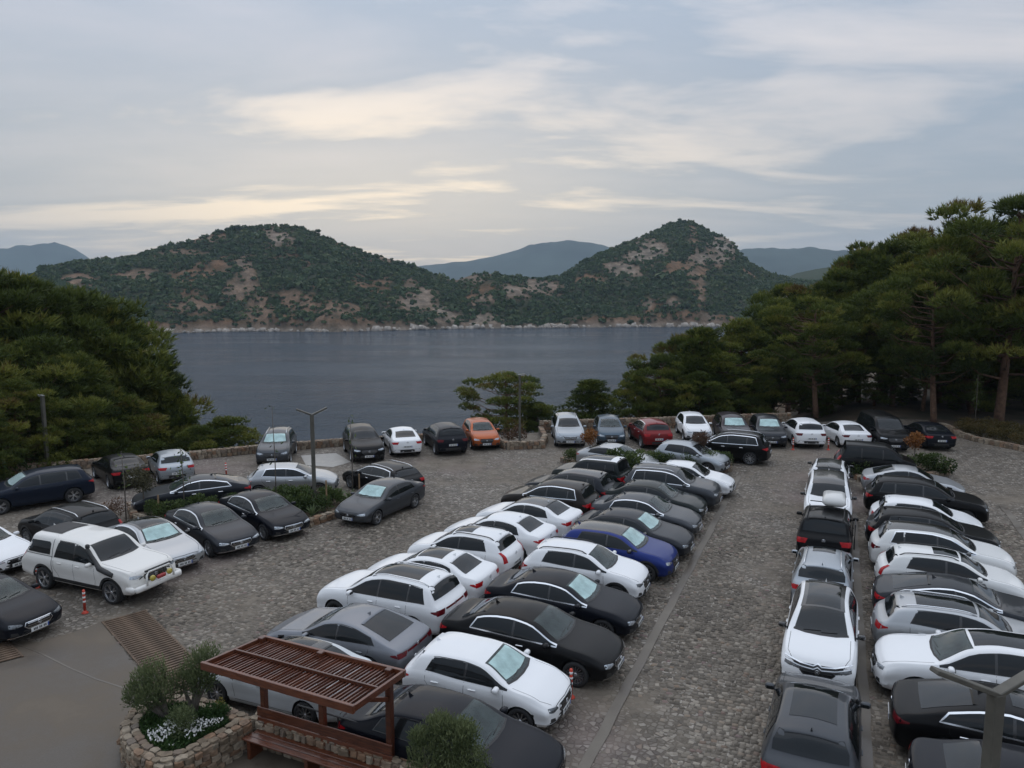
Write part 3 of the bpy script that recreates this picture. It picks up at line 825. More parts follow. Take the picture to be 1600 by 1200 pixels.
EDGE = [(-120, 0), (-60, 20), (-45, 29), (-33, 35.5), (-26, 40.3), (-22.9, 41.6), (-18.2, 43.6), (-15.3, 45.2), (-10.3, 47.4), (-3.3, 49.4), (2.1, 51.8), (8, 52.6), (12, 53.4), (20, 55), (28, 57), (33, 60), (45, 66), (120, 80), (250, 90)]
EX = np.array([e[0] for e in EDGE], float); EY = np.array([e[1] for e in EDGE], float)
def edge_y(x): return float(np.interp(x, EX, EY))
def tz(x, y):
    """near ground: level car park, then the slope down to the sea"""
    d = y - edge_y(x)
    if d < 0.3: return -0.12
    k = min(1.0, max(0.0, (x - 14) / 16.0))
    drop = (1 - k) * (0.4 + 0.46 * d) + k * (0.02 * d + 0.30 * max(0, d - 35))
    z = -0.12 - drop * min(1, d / 2.0)
    z += 0.5 * fbm(x, y, 0, 3, 0.09) * min(1, d / 4)
    return max(z, SEA - 5)

# ---- ground material: stone setts seen from afar, sandy silt over them
def ground_mat():
    m = bpy.data.materials.new('paving_ground'); m.use_nodes = True; nt = m.node_tree; b = nt.nodes['Principled BSDF']; L = nt.links.new
    g = N(nt, 'ShaderNodeNewGeometry')
    mp = N(nt, 'ShaderNodeMapping'); L(g.outputs['Position'], mp.inputs[0]); mp.inputs['Rotation'].default_value = (0, 0, R(23)); mp.inputs['Scale'].default_value = (1, 1, 0)
    vo = N(nt, 'ShaderNodeTexVoronoi', feature='F1'); vo.inputs['Scale'].default_value = 6.6; vo.inputs['Randomness'].default_value = 0.75; L(mp.outputs[0], vo.inputs['Vector'])
    ve = N(nt, 'ShaderNodeTexVoronoi', feature='DISTANCE_TO_EDGE'); ve.inputs['Scale'].default_value = 6.6; ve.inputs['Randomness'].default_value = 0.75; L(mp.outputs[0], ve.inputs['Vector'])
    sep = N(nt, 'ShaderNodeSeparateColor'); L(vo.outputs['Color'], sep.inputs[0])
    stone = ramp(nt, sep.outputs[0], [(0.0, (.070, .059, .047)), (0.35, (.130, .113, .092)), (0.7, (.188, .167, .140)), (0.9, (.29, .262, .225)), (1.0, (.17, .130, .095))])
    joint = ramp(nt, ve.outputs['Distance'], [(0.03, 0.0), (0.13, 1.0)])
    n1 = N(nt, 'ShaderNodeTexNoise'); n1.inputs['Scale'].default_value = 0.16; n1.inputs['Detail'].default_value = 7; n1.inputs['Roughness'].default_value = 0.6; L(g.outputs['Position'], n1.inputs['Vector'])
    n2 = N(nt, 'ShaderNodeTexNoise'); n2.inputs['Scale'].default_value = 1.3; n2.inputs['Detail'].default_value = 6; L(g.outputs['Position'], n2.inputs['Vector'])
    n3 = N(nt, 'ShaderNodeTexNoise'); n3.inputs['Scale'].default_value = 0.09; n3.inputs['Detail'].default_value = 3; L(g.outputs['Position'], n3.inputs['Vector'])
    dirt = ramp(nt, n2.outputs[0], [(0.3, (.060, .048, .036)), (0.7, (.108, .088, .067))])
    base = mixc(nt, joint, dirt, stone)
    silt = ramp(nt, mathn(nt, 'ADD', mathn(nt, 'MULTIPLY', n1.outputs[0], .75), mathn(nt, 'MULTIPLY', n2.outputs[0], .25)), [(0.47, 0.0), (0.60, 1.0)])
    siltc = ramp(nt, n2.outputs[0], [(0.3, (.105, .084, .061)), (0.7, (.165, .138, .107))])
    col = mixc(nt, mathn(nt, 'MULTIPLY', silt, 0.85), base, siltc)
    pk = ramp(nt, n3.outputs[0], [(0.56, 0.0), (0.66, 1.0)])
    col = mixc(nt, mathn(nt, 'MULTIPLY', pk, 0.32), col, (.19, .135, .14))
    L(col, b.inputs['Base Color'])
    L(ramp(nt, n1.outputs[0], [(0.35, .62), (0.62, .9)]), b.inputs['Roughness'])
    bp = N(nt, 'ShaderNodeBump'); bp.inputs['Strength'].default_value = 0.8; bp.inputs['Distance'].default_value = 0.025
    L(mathn(nt, 'MULTIPLY', joint, mathn(nt, 'SUBTRACT', 1.0, mathn(nt, 'MULTIPLY', silt, 0.8))), bp.inputs['Height']); L(bp.outputs[0], b.inputs['Normal'])
    return m
M_GROUND = ground_mat()

def slope_mat():
    m = bpy.data.materials.new('slope_soil'); m.use_nodes = True; nt = m.node_tree; b = nt.nodes['Principled BSDF']; L = nt.links.new
    g = N(nt, 'ShaderNodeNewGeometry')
    n1 = N(nt, 'ShaderNodeTexNoise'); n1.inputs['Scale'].default_value = 0.35; n1.inputs['Detail'].default_value = 8; L(g.outputs['Position'], n1.inputs['Vector'])
    L(ramp(nt, n1.outputs[0], [(0.35, (.030, .030, .016)), (0.5, (.060, .045, .028)), (0.66, (.10, .070, .042))]), b.inputs['Base Color'])
    b.inputs['Roughness'].default_value = 0.95
    return m

# near terrain sheet
def near_terrain():
    xs = np.concatenate([np.linspace(-320, -70, 18), np.linspace(-66, 66, 67), np.linspace(70, 320, 18)])
    ys = np.concatenate([np.linspace(-60, 14, 8), np.linspace(16, 90, 60), np.linspace(94, 220, 26)])
    V = [(x, y, tz(x, y)) for y in ys for x in xs]
    w = len(xs)
    Fq = [(j * w + i, j * w + i + 1, (j + 1) * w + i + 1, (j + 1) * w + i) for j in range(len(ys) - 1) for i in range(w - 1)]
    o = obj('hillside_ground', fast_mesh('hillside', V, Fq, slope_mat(), True)); struct(o)
near_terrain()

# car park paving, one level sheet inside the wall
def paving():
    pts = [(-60, -20), (70, -20), (60, 30), (33.5, 42.8)] + [(p.x + .1, p.y) for p in (G(1600, 705), G(1560, 697), G(1535, 692), G(1500, 682), G(1487, 673), G(1470, 667))] + [(31.0, 56.5)]
    pts += [(x, edge_y(x)) for x in (28, 20, 12, 8, 2.1, -3.3, -10.3, -15.3, -18.2, -22.9, -26, -33, -45, -60)]
    o = obj('car_park_paving', mesh('paving', [(x, y, 0.0) for x, y in pts], [tuple(range(len(pts)))], [M_GROUND])); struct(o)
    return o
PAVING = paving()

M_CONC = None
def concrete_mat(name, c0, c1, rough=0.5, sc=0.5, rlo=.35):
    m = bpy.data.materials.new(name); m.use_nodes = True; nt = m.node_tree; b = nt.nodes['Principled BSDF']; L = nt.links.new
    g = N(nt, 'ShaderNodeNewGeometry')
    n1 = N(nt, 'ShaderNodeTexNoise'); n1.inputs['Scale'].default_value = sc; n1.inputs['Detail'].default_value = 9; n1.inputs['Roughness'].default_value = .62; L(g.outputs['Position'], n1.inputs['Vector'])
    n2 = N(nt, 'ShaderNodeTexNoise'); n2.inputs['Scale'].default_value = 30; n2.inputs['Detail'].default_value = 4; L(g.outputs['Position'], n2.inputs['Vector'])
    c = ramp(nt, n1.outputs[0], [(0.40, c0), (0.60, c1)])
    c = mixc(nt, mathn(nt, 'MULTIPLY', n2.outputs[0], .35), c, (.15, .13, .11))
    L(c, b.inputs['Base Color']); L(ramp(nt, n1.outputs[0], [(0.40, rlo), (0.58, .85)]), b.inputs['Roughness'])
    bp = N(nt, 'ShaderNodeBump'); bp.inputs['Strength'].default_value = .25; bp.inputs['Distance'].default_value = .01; L(n2.outputs[0], bp.inputs['Height']); L(bp.outputs[0], b.inputs['Normal'])
    return m
M_APRON = concrete_mat('wet_concrete', (.040, .029, .018), (.112, .088, .062), rlo=.40, sc=.38)
M_STRIP = concrete_mat('drain_concrete', (.070, .056, .042), (.165, .147, .122), sc=.55)
M_PAD = concrete_mat('pale_concrete', (.27, .26, .24), (.40, .385, .36), sc=1.2)

APRON = [G(-60, 1000), G(60, 1004), G(128, 985), G(158, 972), G(204, 1030), G(243, 1075), G(262, 1092), G(300, 1100), G(420, 1140), G(545, 1165), G(660, 1200), Vector((-1.2, 12.6, 0)), Vector((-1.0, -15, 0)), Vector((-40, -15, 0)), Vector((-40, 22, 0))]
ap = obj('concrete_apron', mesh('apron', [(p.x, p.y, 0.018) for p in APRON], [tuple(range(len(APRON)))], [M_APRON])); struct(ap)
def inpoly(x, y, P):
    c = False; n = len(P)
    for i in range(n):
        a, b = P[i], P[i - 1]
        if (a[1] > y) != (b[1] > y) and x < (b[0] - a[0]) * (y - a[1]) / (b[1] - a[1]) + a[0]: c = not c
    return c
# joint lines in the apron
def strip_on(name, pts, w, z, mat, h=0.004):
    mb = MB()
    vs = []; fs = []
    for i, p in enumerate(pts):
        p = Vector((p[0], p[1], 0)); a = Vector((*pts[max(i - 1, 0)][:2], 0)); b = Vector((*pts[min(i + 1, len(pts) - 1)][:2], 0))
        t = (b - a).normalized(); n = Vector((-t.y, t.x, 0)) * w / 2
        vs += [p - n + Vector((0, 0, z)), p + n + Vector((0, 0, z)), p - n + Vector((0, 0, z + h)), p + n + Vector((0, 0, z + h))]
    for i in range(len(pts) - 1):
        k = i * 4
        fs += [(k + 2, k + 3, k + 7, k + 6), (k, k + 2, k + 6, k + 4), (k + 1, k + 5, k + 7, k + 3)]
    return struct(obj(name, mesh(name, vs, fs, [mat])))
strip_on('apron_joint', [G(20, 1005), G(60, 1020), G(110, 1045), G(150, 1062), G(243, 1092)], .05, .019, M_STRIP)
# drain strips along the parking rows
def wob(a0, a1, b, n=40): return [AB(a, b + 0.012 * math.sin(a * 1.7) + 0.01 * math.sin(a * 4.1)) for a in np.linspace(a0, a1, n)]
strip_on('drain_strip', wob(8, 41, -4.42), .25, .012, M_STRIP, .012)
strip_on('drain_strip', wob(8, 36, 1.02), .24, .012, M_STRIP, .012)
strip_on('drain_strip', wob(18, 40, 7.3), .27, .012, M_STRIP, .012)
pad = [G(470, 712), G(525, 708), G(548, 722), G(520, 730), G(478, 727)]
struct(obj('concrete_pad', mesh('pad', [(p.x, p.y, .01) for p in pad], [(4, 3, 2, 1, 0)], [M_PAD])))

# ---- real setts in the nearer paving
def sett_mat():
    m = bpy.data.materials.new('sett_stone'); m.use_nodes = True; nt = m.node_tree; b = nt.nodes['Principled BSDF']; L = nt.links.new
    at = N(nt, 'ShaderNodeAttribute'); at.attribute_name = 'tone'
    c = ramp(nt, at.outputs['Fac'], [(0.0, (.046, .037, .027)), (0.3, (.096, .079, .060)), (0.62, (.165, .140, .110)), (0.86, (.29, .255, .208)), (0.93, (.16, .112, .075)), (1.0, (.15, .100, .095))])
    g = N(nt, 'ShaderNodeNewGeometry'); n2 = N(nt, 'ShaderNodeTexNoise'); n2.inputs['Scale'].default_value = 22; n2.inputs['Detail'].default_value = 5; L(g.outputs['Position'], n2.inputs['Vector'])
    n1 = N(nt, 'ShaderNodeTexNoise'); n1.inputs['Scale'].default_value = .35; n1.inputs['Detail'].default_value = 6; L(g.outputs['Position'], n1.inputs['Vector'])
    c = mixc(nt, mathn(nt, 'MULTIPLY', ramp(nt, n1.outputs[0], [(0.42, .10), (0.62, .75)]), n2.outputs[0]), c, (.15, .132, .11))
    L(c, b.inputs['Base Color']); b.inputs['Roughness'].default_value = .78
    bp = N(nt, 'ShaderNodeBump'); bp.inputs['Strength'].default_value = .6; bp.inputs['Distance'].default_value = .02; L(n2.outputs[0], bp.inputs['Height']); L(bp.outputs[0], b.inputs['Normal'])
    return m
M_SETT = sett_mat()
ISLANDS = []
def setts():
    rows = np.arange(10.5, 37, 0.135)
    cen = []
    for a in rows:
        bs = np.arange(-19.5, 9.5, 0.155) + RNG.uniform(0, .155)
        aa = a + RNG.normal(0, .018, len(bs)); bs = bs + RNG.normal(0, .02, len(bs))
        cen.append(np.stack([aa, bs], 1))
    C = np.concatenate(cen)
    P = np.stack([C[:, 0] * UA.x + C[:, 1] * VB.x, C[:, 0] * UA.y + C[:, 1] * VB.y], 1)
    # inside the view and not on the concrete
    vis = (P[:, 1] > 12.5) & (np.abs(P[:, 0]) < P[:, 1] * 0.70 + 0.8) & (P[:, 1] < 33)
    for b in (-4.42, 1.02, 7.3): vis &= np.abs(C[:, 1] - b) > .19
    C = C[vis]; P = P[vis]
    pa = [(p.x, p.y) for p in APRON]
    keep = np.array([not inpoly(x, y, pa) for x, y in P]); C = C[keep]; P = P[keep]
    n = len(P)
    lift = np.array([fbm(x, y, 5, 4, .22) for x, y in P])
    h = 0.014 - 0.030 * np.clip(lift, -.3, .9) + RNG.normal(0, .004, n)
    tone = np.clip(RNG.beta(1.8, 2.4, n) + 0.26 * np.array([fbm(x, y, 9, 4, .28) for x, y in P]), 0, .9)
    odd = RNG.random(n) < .06; tone[odd] = RNG.uniform(.9, 1.0, odd.sum())
    keep = h > 0.003; P, h, tone = P[keep], h[keep], tone[keep]; n = len(P)
    ang = R(67) + RNG.normal(0, .16, n)
    la = .062 * RNG.uniform(.75, 1.1, n); lb = .070 * RNG.uniform(.75, 1.12, n)
    ca, sa = np.cos(ang), np.sin(ang)
    def corner(k, sa_, sb_, f, z):
        j1, j2 = RNG.uniform(.82, 1.12, n), RNG.uniform(.82, 1.12, n)
        x = P[:, 0] + ca * la * sa_ * f * j1 + sa * lb * sb_ * f * j2
        y = P[:, 1] + sa * la * sa_ * f * j1 - ca * lb * sb_ * f * j2
        return np.stack([x, y, z], 1)
    sg = [(1, 1), (-1, 1), (-1, -1), (1, -1)]
    lowz = np.full(n, -.004); 
    V = np.stack([corner(0, a, b, 1.0, lowz) for a, b in sg] + [corner(0, a, b, .80, h + RNG.normal(0, .0018, n)) for a, b in sg], 1)   # n,8,3
    Fl = np.array([(4, 5, 6, 7), (0, 1, 5, 4), (1, 2, 6, 5), (2, 3, 7, 6), (3, 0, 4, 7)])
    # consistent outward winding
    a0, a1, a2 = V[0, 4], V[0, 5], V[0, 6]
    if np.cross(a1 - a0, a2 - a0)[2] < 0: Fl = Fl[:, ::-1]
    order = np.argsort(P[:, 1] + 0.35 * np.abs(P[:, 0] - 5.0))
    near = order[:300]; rest = order[300:]
    def build(idx):
        VV = V[idx].reshape(-1, 3); FF = (Fl[None] + (np.arange(len(idx)) * 8)[:, None, None]).reshape(-1, 4)
        return VV, FF, np.repeat(tone[idx], 8)
    VV, FF, tt = build(rest)
    o = obj('setts', fast_mesh('setts', VV, FF, M_SETT, attr={'tone': tt}), PAVING); stuff(o)
    for i in near:
        c = V[i].mean(0); c[2] = 0
        me = fast_mesh('sett', V[i] - c, Fl, M_SETT, attr={'tone': np.repeat(tone[i], 8)})
        obj('sett', me, PAVING, tuple(c))
setts()

# ---- sea
def sea():
    m = bpy.data.materials.new('sea_water'); m.use_nodes = True; nt = m.node_tree; b = nt.nodes['Principled BSDF']; L = nt.links.new
    b.inputs['Base Color'].default_value = (.010, .028, .050, 1); b.inputs['Specular IOR Level'].default_value = .17; b.inputs['Roughness'].default_value = .10; b.inputs['IOR'].default_value = 1.33
    g = N(nt, 'ShaderNodeNewGeometry')
    def nz(sc, det, st):
        mp = N(nt, 'ShaderNodeMapping'); L(g.outputs['Position'], mp.inputs[0]); mp.inputs['Scale'].default_value = st
        n = N(nt, 'ShaderNodeTexNoise'); n.inputs['Scale'].default_value = sc; n.inputs['Detail'].default_value = det; n.inputs['Roughness'].default_value = .6; L(mp.outputs[0], n.inputs['Vector']); return n.outputs[0]
    h = mathn(nt, 'ADD', mathn(nt, 'MULTIPLY', nz(.35, 6, (1, 1.7, 1)), .7), mathn(nt, 'MULTIPLY', nz(.03, 3, (1, 2.0, 1)), 1.6))
    bp = N(nt, 'ShaderNodeBump'); bp.inputs['Strength'].default_value = .8; bp.inputs['Distance'].default_value = 1.6; L(h, bp.inputs['Height']); L(bp.outputs[0], b.inputs['Normal'])
    L(ramp(nt, nz(.006, 4, (1, 3.5, 1)), [(0.35, .05), (0.65, .24)]), b.inputs['Roughness'])
    me = mesh('sea', [(-14000, 30, SEA), (14000, 30, SEA), (14000, 16000, SEA), (-14000, 16000, SEA)], [(0, 1, 2, 3)], [m])
    struct(obj('sea', me))
sea()

# ---- the peninsula across the water
SKY1 = [(-250, 452), (-100, 448), (0, 444), (40, 436), (80, 419), (130, 407), (190, 404), (235, 394), (262, 386), (300, 377), (345, 363), (370, 357), (420, 352), (450, 353), (480, 356), (500, 365), (540, 382), (580, 396), (620, 406), (650, 416), (680, 428), (700, 436), (715, 437), (740, 428), (760, 426), (800, 432), (850, 434), (880, 428), (905, 410), (940, 394), (975, 379), (1010, 365), (1040, 350), (1060, 344), (1085, 349), (1105, 361), (1130, 371), (1145, 383), (1155, 398), (1170, 411), (1200, 428), (1240, 437), (1300, 441), (1400, 446), (1550, 452), (1800, 458)]
SHORE = [(-250, 536), (0, 528), (180, 522), (400, 518), (520, 519), (700, 514), (900, 512), (1180, 510), (1500, 507), (1800, 505)]
RUN = [(-250, 150), (300, 200), (430, 230), (600, 190), (705, 120), (800, 120), (870, 140), (950, 210), (1060, 260), (1150, 240), (1230, 200), (1500, 190), (1800, 180)]
def itp(T_, x): return float(np.interp(x, [t[0] for t in T_], [t[1] for t in T_]))
BARE = [(385, 425, 26, 20, .5), (372, 452, 30, 26, .4), (400, 480, 30, 22, .3), (515, 482, 55, 18, .25), (470, 470, 26, 12, .2), (430, 378, 24, 16, .8), (650, 470, 34, 28, .7), (690, 492, 34, 18, .9), (758, 495, 26, 16, .9), (735, 434, 38, 12, .6), (800, 460, 22, 18, .7), (850, 447, 36, 14, .7), (760, 470, 30, 14, .5), (975, 425, 30, 18, .8), (1000, 402, 28, 22, .9), (1025, 395, 22, 20, .9), (1130, 385, 26, 22, 1.0), (1105, 400, 30, 16, .9), (1080, 362, 9, 14, .2), (1085, 410, 12, 46, .3), (1093, 460, 10, 36, .3), (1015, 475, 12, 6, .8), (1050, 475, 12, 6, .8), (1215, 465, 34, 14, .9), (1110, 495, 14, 10, .7), (300, 480, 40, 16, .3), (200, 430, 30, 10, .3), (280, 395, 40, 7, .4), (330, 372, 26, 7, .5), (600, 405, 40, 6, .5), (120, 440, 30, 12, .3), (560, 430, 20, 8, .3)]
def hill_rows():
    pxs = np.arange(-250, 1801, 6.0)
    vs_ = np.concatenate([np.linspace(0, .10, 9), np.linspace(.13, 1.0, 46), np.linspace(1.06, 1.9, 12)])
    V = []; bare = []
    for px in pxs:
        p0 = G(px, itp(SHORE, px), SEA)
        dirv = Vector((p0.x, p0.y, 0)); D0 = dirv.length; dirv.normalize()
        run = itp(RUN, px)
        D1 = D0 + run
        e = AT(px, itp(SKY1, px), 100.0)
        slope = (e.z - CAMH) / math.hypot(e.x, e.y)
        zr = CAMH + slope * D1
        for v in vs_:
            D = D0 + run * v
            x, y = dirv.x * D, dirv.y * D
            if v <= 1:
                f = 0.055 * min(1, v / .03) + 0.945 * (0.80 * v + 0.20 * math.sin(v * math.pi / 2))
                if v < .03: f = .055 * (v / .03)
                nz = fbm(x, y, 2.0, 5, .016) * 7.5 + fbm(x, y, 7.0, 4, .06) * 2.2
                amp = min(1, v / .08) * min(1.0, max(.08, (1.0 - v) * 3.2))
                z = SEA - 0.6 + (zr - SEA) * f + nz * amp
                if v < .09: z += 3.2 * abs(fbm(x, y, 4.0, 4, .09)) * min(1, v / .03)
            else:
                z = zr - (v - 1) * (zr - SEA) * 1.1
            V.append((x, y, z))
            rk = max(0.0, 1 - v / .075)
            bare.append(rk)
    w = len(vs_)
    V = np.array(V); bare = np.array(bare)
    # exposed rock and soil where the photograph shows it
    zc = V[:, 1] * CP - (V[:, 2] - CAMH) * SP; up = V[:, 1] * SP + (V[:, 2] - CAMH) * CP
    X = 800 + F * V[:, 0] / zc; Y = 600 - F * up / zc
    rock = np.zeros(len(V))
    for cx, cy, rx, ry, rk in BARE:
        nzv = np.array([fbm(a, b, 3.0, 3, .03) for a, b in V[:, :2]]) * .8
        m = np.clip(1.28 - np.sqrt(((X - cx) / rx) ** 2 + ((Y - cy) / ry) ** 2) - nzv, 0, 1)
        upd = m > bare; rock = np.where(m > .05, np.maximum(rock, m * rk), rock); bare = np.maximum(bare, m)
    gen = np.array([fbm(a, b, 11.0, 4, .02) for a, b in V[:, :2]])
    bare = np.maximum(bare, np.clip((gen - .18) * 2.2, 0, .8))
    rock = np.maximum(rock, np.clip(1 - (V[:, 2] - SEA) / 7.0, 0, 1))
    Fq = [(i * w + j, (i + 1) * w + j, (i + 1) * w + j + 1, i * w + j + 1) for i in range(len(pxs) - 1) for j in range(w - 1)]
    m = bpy.data.materials.new('hill_rock_soil'); m.use_nodes = True; nt = m.node_tree; b = nt.nodes['Principled BSDF']; L = nt.links.new
    g = N(nt, 'ShaderNodeNewGeometry'); at = N(nt, 'ShaderNodeAttribute'); at.attribute_name = 'rock'; ab_ = N(nt, 'ShaderNodeAttribute'); ab_.attribute_name = 'bare'
    n1 = N(nt, 'ShaderNodeTexNoise'); n1.inputs['Scale'].default_value = .10; n1.inputs['Detail'].default_value = 9; n1.inputs['Roughness'].default_value = .68; L(g.outputs['Position'], n1.inputs['Vector'])
    n2 = N(nt, 'ShaderNodeTexNoise'); n2.inputs['Scale'].default_value = .5; n2.inputs['Detail'].default_value = 6; n2.inputs['Roughness'].default_value = .7; L(g.outputs['Position'], n2.inputs['Vector'])
    soil = ramp(nt, n1.outputs[0], [(0.32, (.055, .048, .028)), (0.5, (.135, .082, .046)), (0.68, (.24, .135, .076))])
    rk = ramp(nt, n1.outputs[0], [(0.30, (.085, .072, .055)), (0.5, (.20, .165, .13)), (0.7, (.36, .31, .255))])
    scr = ramp(nt, n2.outputs[0], [(0.35, (.022, .030, .016)), (0.65, (.055, .058, .030))])
    c = mixc(nt, at.outputs['Fac'], soil, rk)
    c = mixc(nt, ramp(nt, mathn(nt, 'ADD', ab_.outputs['Fac'], mathn(nt, 'MULTIPLY', mathn(nt, 'SUBTRACT', n2.outputs[0], .5), .9)), [(0.15, 0.0), (0.5, 1.0)]), scr, c)
    L(c, b.inputs['Base Color']); b.inputs['Roughness'].default_value = .95; b.inputs['Specular IOR Level'].default_value = .15
    bp = N(nt, 'ShaderNodeBump'); bp.inputs['Strength'].default_value = .9; bp.inputs['Distance'].default_value = 3.0; L(n1.outputs[0], bp.inputs['Height']); L(bp.outputs[0], b.inputs['Normal'])
    o = obj('peninsula_hills', fast_mesh('hills', V, Fq, m, True, attr={'rock': rock, 'bare': bare})); struct(o)
    return V, bare, w, len(pxs)
HV, HB, HW_, HN = hill_rows()

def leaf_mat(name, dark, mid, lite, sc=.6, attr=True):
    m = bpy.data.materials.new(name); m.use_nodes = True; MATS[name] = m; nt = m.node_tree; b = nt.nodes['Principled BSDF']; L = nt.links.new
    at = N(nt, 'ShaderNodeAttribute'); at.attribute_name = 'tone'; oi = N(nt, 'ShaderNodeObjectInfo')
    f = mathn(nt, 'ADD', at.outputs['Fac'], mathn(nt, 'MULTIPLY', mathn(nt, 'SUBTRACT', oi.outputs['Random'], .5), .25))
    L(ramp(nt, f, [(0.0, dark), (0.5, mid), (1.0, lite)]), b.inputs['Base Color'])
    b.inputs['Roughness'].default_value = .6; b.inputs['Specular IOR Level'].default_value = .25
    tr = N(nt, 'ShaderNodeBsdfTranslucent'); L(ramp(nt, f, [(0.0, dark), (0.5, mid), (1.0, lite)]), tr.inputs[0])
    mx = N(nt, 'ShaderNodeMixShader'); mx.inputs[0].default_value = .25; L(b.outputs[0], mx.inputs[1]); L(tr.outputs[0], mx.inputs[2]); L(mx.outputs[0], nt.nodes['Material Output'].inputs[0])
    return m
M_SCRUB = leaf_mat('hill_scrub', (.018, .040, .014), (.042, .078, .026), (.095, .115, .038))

def hill_bushes():
    """the scrub covering the hills reads as one mass"""
    v0 = HV.reshape(HN, HW_, 3); b0 = HB.reshape(HN, HW_)
    A = v0[:-1, :-1]; Bq = v0[1:, :-1]; Cq = v0[1:, 1:]; Dq = v0[:-1, 1:]
    area = (np.linalg.norm(np.cross(Bq - A, Dq - A), axis=2)).ravel()
    bm = b0[:-1, :-1].ravel()
    jmax = np.tile(np.arange(HW_ - 1), HN - 1)
    ok = (jmax < 56) & (jmax > 1)
    lam = area * np.where(ok, 1, 0) * np.clip(1.05 - 1.05 * bm, 0.13, 1) / 9.0
    cnt = RNG.poisson(lam)
    idx = np.repeat(np.arange(len(lam)), cnt); n = len(idx)
    u, v = RNG.random(n), RNG.random(n)
    A, Bq, Cq, Dq = (q.reshape(-1, 3)[idx] for q in (A, Bq, Cq, Dq))
    P = (A * (1 - u)[:, None] + Bq * u[:, None]) * (1 - v)[:, None] + (Dq * (1 - u)[:, None] + Cq * u[:, None]) * v[:, None]
    keep = P[:, 2] > SEA + 2.0; P = P[keep]; n = len(P)
    size = RNG.gamma(5, .42, n) * .62 + .55
    big = RNG.random(n) < .05; size[big] *= 1.7
    K = 14
    d = RNG.normal(size=(n, K, 3)); d /= np.linalg.norm(d, axis=2)[..., None]; d[..., 2] = np.abs(d[..., 2]) * .9
    c = P[:, None, :] + d * size[:, None, None] * RNG.uniform(.55, 1.0, (n, K, 1)) * np.array([1, 1, .85]) + np.array([0, 0, .3])
    nrm = d + RNG.normal(0, .35, (n, K, 3)); nrm /= np.linalg.norm(nrm, axis=2)[..., None]
    t1 = np.cross(nrm, RNG.normal(size=(n, K, 3))); t1 /= np.linalg.norm(t1, axis=2)[..., None]; t2 = np.cross(nrm, t1)
    r = size[:, None, None] * .62
    tri = np.stack([c + t1 * r, c - t1 * r * .5 + t2 * r * .87, c - t1 * r * .5 - t2 * r * .87], 2).reshape(-1, 3)
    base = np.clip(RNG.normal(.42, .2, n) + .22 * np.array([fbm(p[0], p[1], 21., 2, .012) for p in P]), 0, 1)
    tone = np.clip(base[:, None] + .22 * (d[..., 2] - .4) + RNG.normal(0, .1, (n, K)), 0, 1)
    me = fast_mesh('scrub', tri, np.arange(len(tri)).reshape(-1, 3), M_SCRUB, attr={'tone': np.repeat(tone.ravel(), 3)})
    o = obj('hill_scrub', me); stuff(o); o['label'] = 'dark green scrub covering the hills across the bay'; o['category'] = 'scrub'
    print('bushes', n)
hill_bushes()

# ---- shore rocks, pale, heaped along the waterline
def shore_rocks():
    V = []; Fq = []
    tone = []
    rows = 0
    pxs = np.arange(60, 1300, 2.2)
    n = len(pxs)
    for px in pxs:
        for k in range(2):
            p = G(px + RNG.uniform(-1, 1), itp(SHORE, px) - RNG.uniform(-.2, 2.2), SEA)
            sz = RNG.gamma(2.2, .55) + .5
            c = Vector((p.x, p.y, SEA + sz * .2 + RNG.uniform(0, .8)))
            M = Matrix.Rotation(RNG.uniform(0, 6.28), 3, 'Z') @ Matrix.Rotation(RNG.uniform(-.5, .5), 3, 'X')
            b = len(V)
            for s_ in ((-1, -1, -1), (1, -1, -1), (1, 1, -1), (-1, 1, -1), (-1, -1, 1), (1, -1, 1), (1, 1, 1), (-1, 1, 1)):
                f = .6 if s_[2] > 0 else 1.0
                q = M @ Vector((s_[0] * sz * f * RNG.uniform(.7, 1.2), s_[1] * sz * f * RNG.uniform(.7, 1.2), s_[2] * sz * .7 * RNG.uniform(.7, 1.2)))
                V.append(tuple(c + q))
            Fq += [(b, b + 3, b + 2, b + 1), (b + 4, b + 5, b + 6, b + 7), (b, b + 1, b + 5, b + 4), (b + 1, b + 2, b + 6, b + 5), (b + 2, b + 3, b + 7, b + 6), (b + 3, b, b + 4, b + 7)]
    me = fast_mesh('shore_rocks', np.array(V), np.array(Fq), pmat('shore_rock', (.34, .30, .26), .9, var=.4, vscale=.3))
    o = obj('shore_rocks', me); stuff(o); o['label'] = 'pale rocks heaped along the far waterline'; o['category'] = 'rocks'
shore_rocks()

# ---- distant ranges
def far_range(name, sky, D, base_y, back=900, col=(.045, .06, .05), var=.3):
    pxs = np.arange(sky[0][0], sky[-1][0] + 1, 5.0)
    V = []; 
    rows = (0.0, .2, .4, .6, .8, 1.0, 1.5)
    for px in pxs:
        e = AT(px, itp(sky, px), 100.0)
        h = math.hypot(e.x, e.y); sl_ = (e.z - CAMH) / h; dx, dy = e.x / h, e.y / h
        zr = CAMH + sl_ * D
        for v in rows:
            dd = D - back * (1 - v)
            if v <= 1: z = SEA - 3 + (zr - SEA + 3) * (v ** 1.15) + fbm(dx * dd, dy * dd, 3., 5, .0022) * 60 * (D / 5000) * min(1, v * 3) * max(0, 1 - v)
            else: z = SEA
            V.append((dx * dd, dy * dd, z))
    w = len(rows)
    Fq = [(i * w + j, (i + 1) * w + j, (i + 1) * w + j + 1, i * w + j + 1) for i in range(len(pxs) - 1) for j in range(w - 1)]
    m = pmat(name + '_mat', col, .95, var=var, vscale=.004, spec=.1)
    struct(obj(name, fast_mesh(name, np.array(V), np.array(Fq), m, True)))
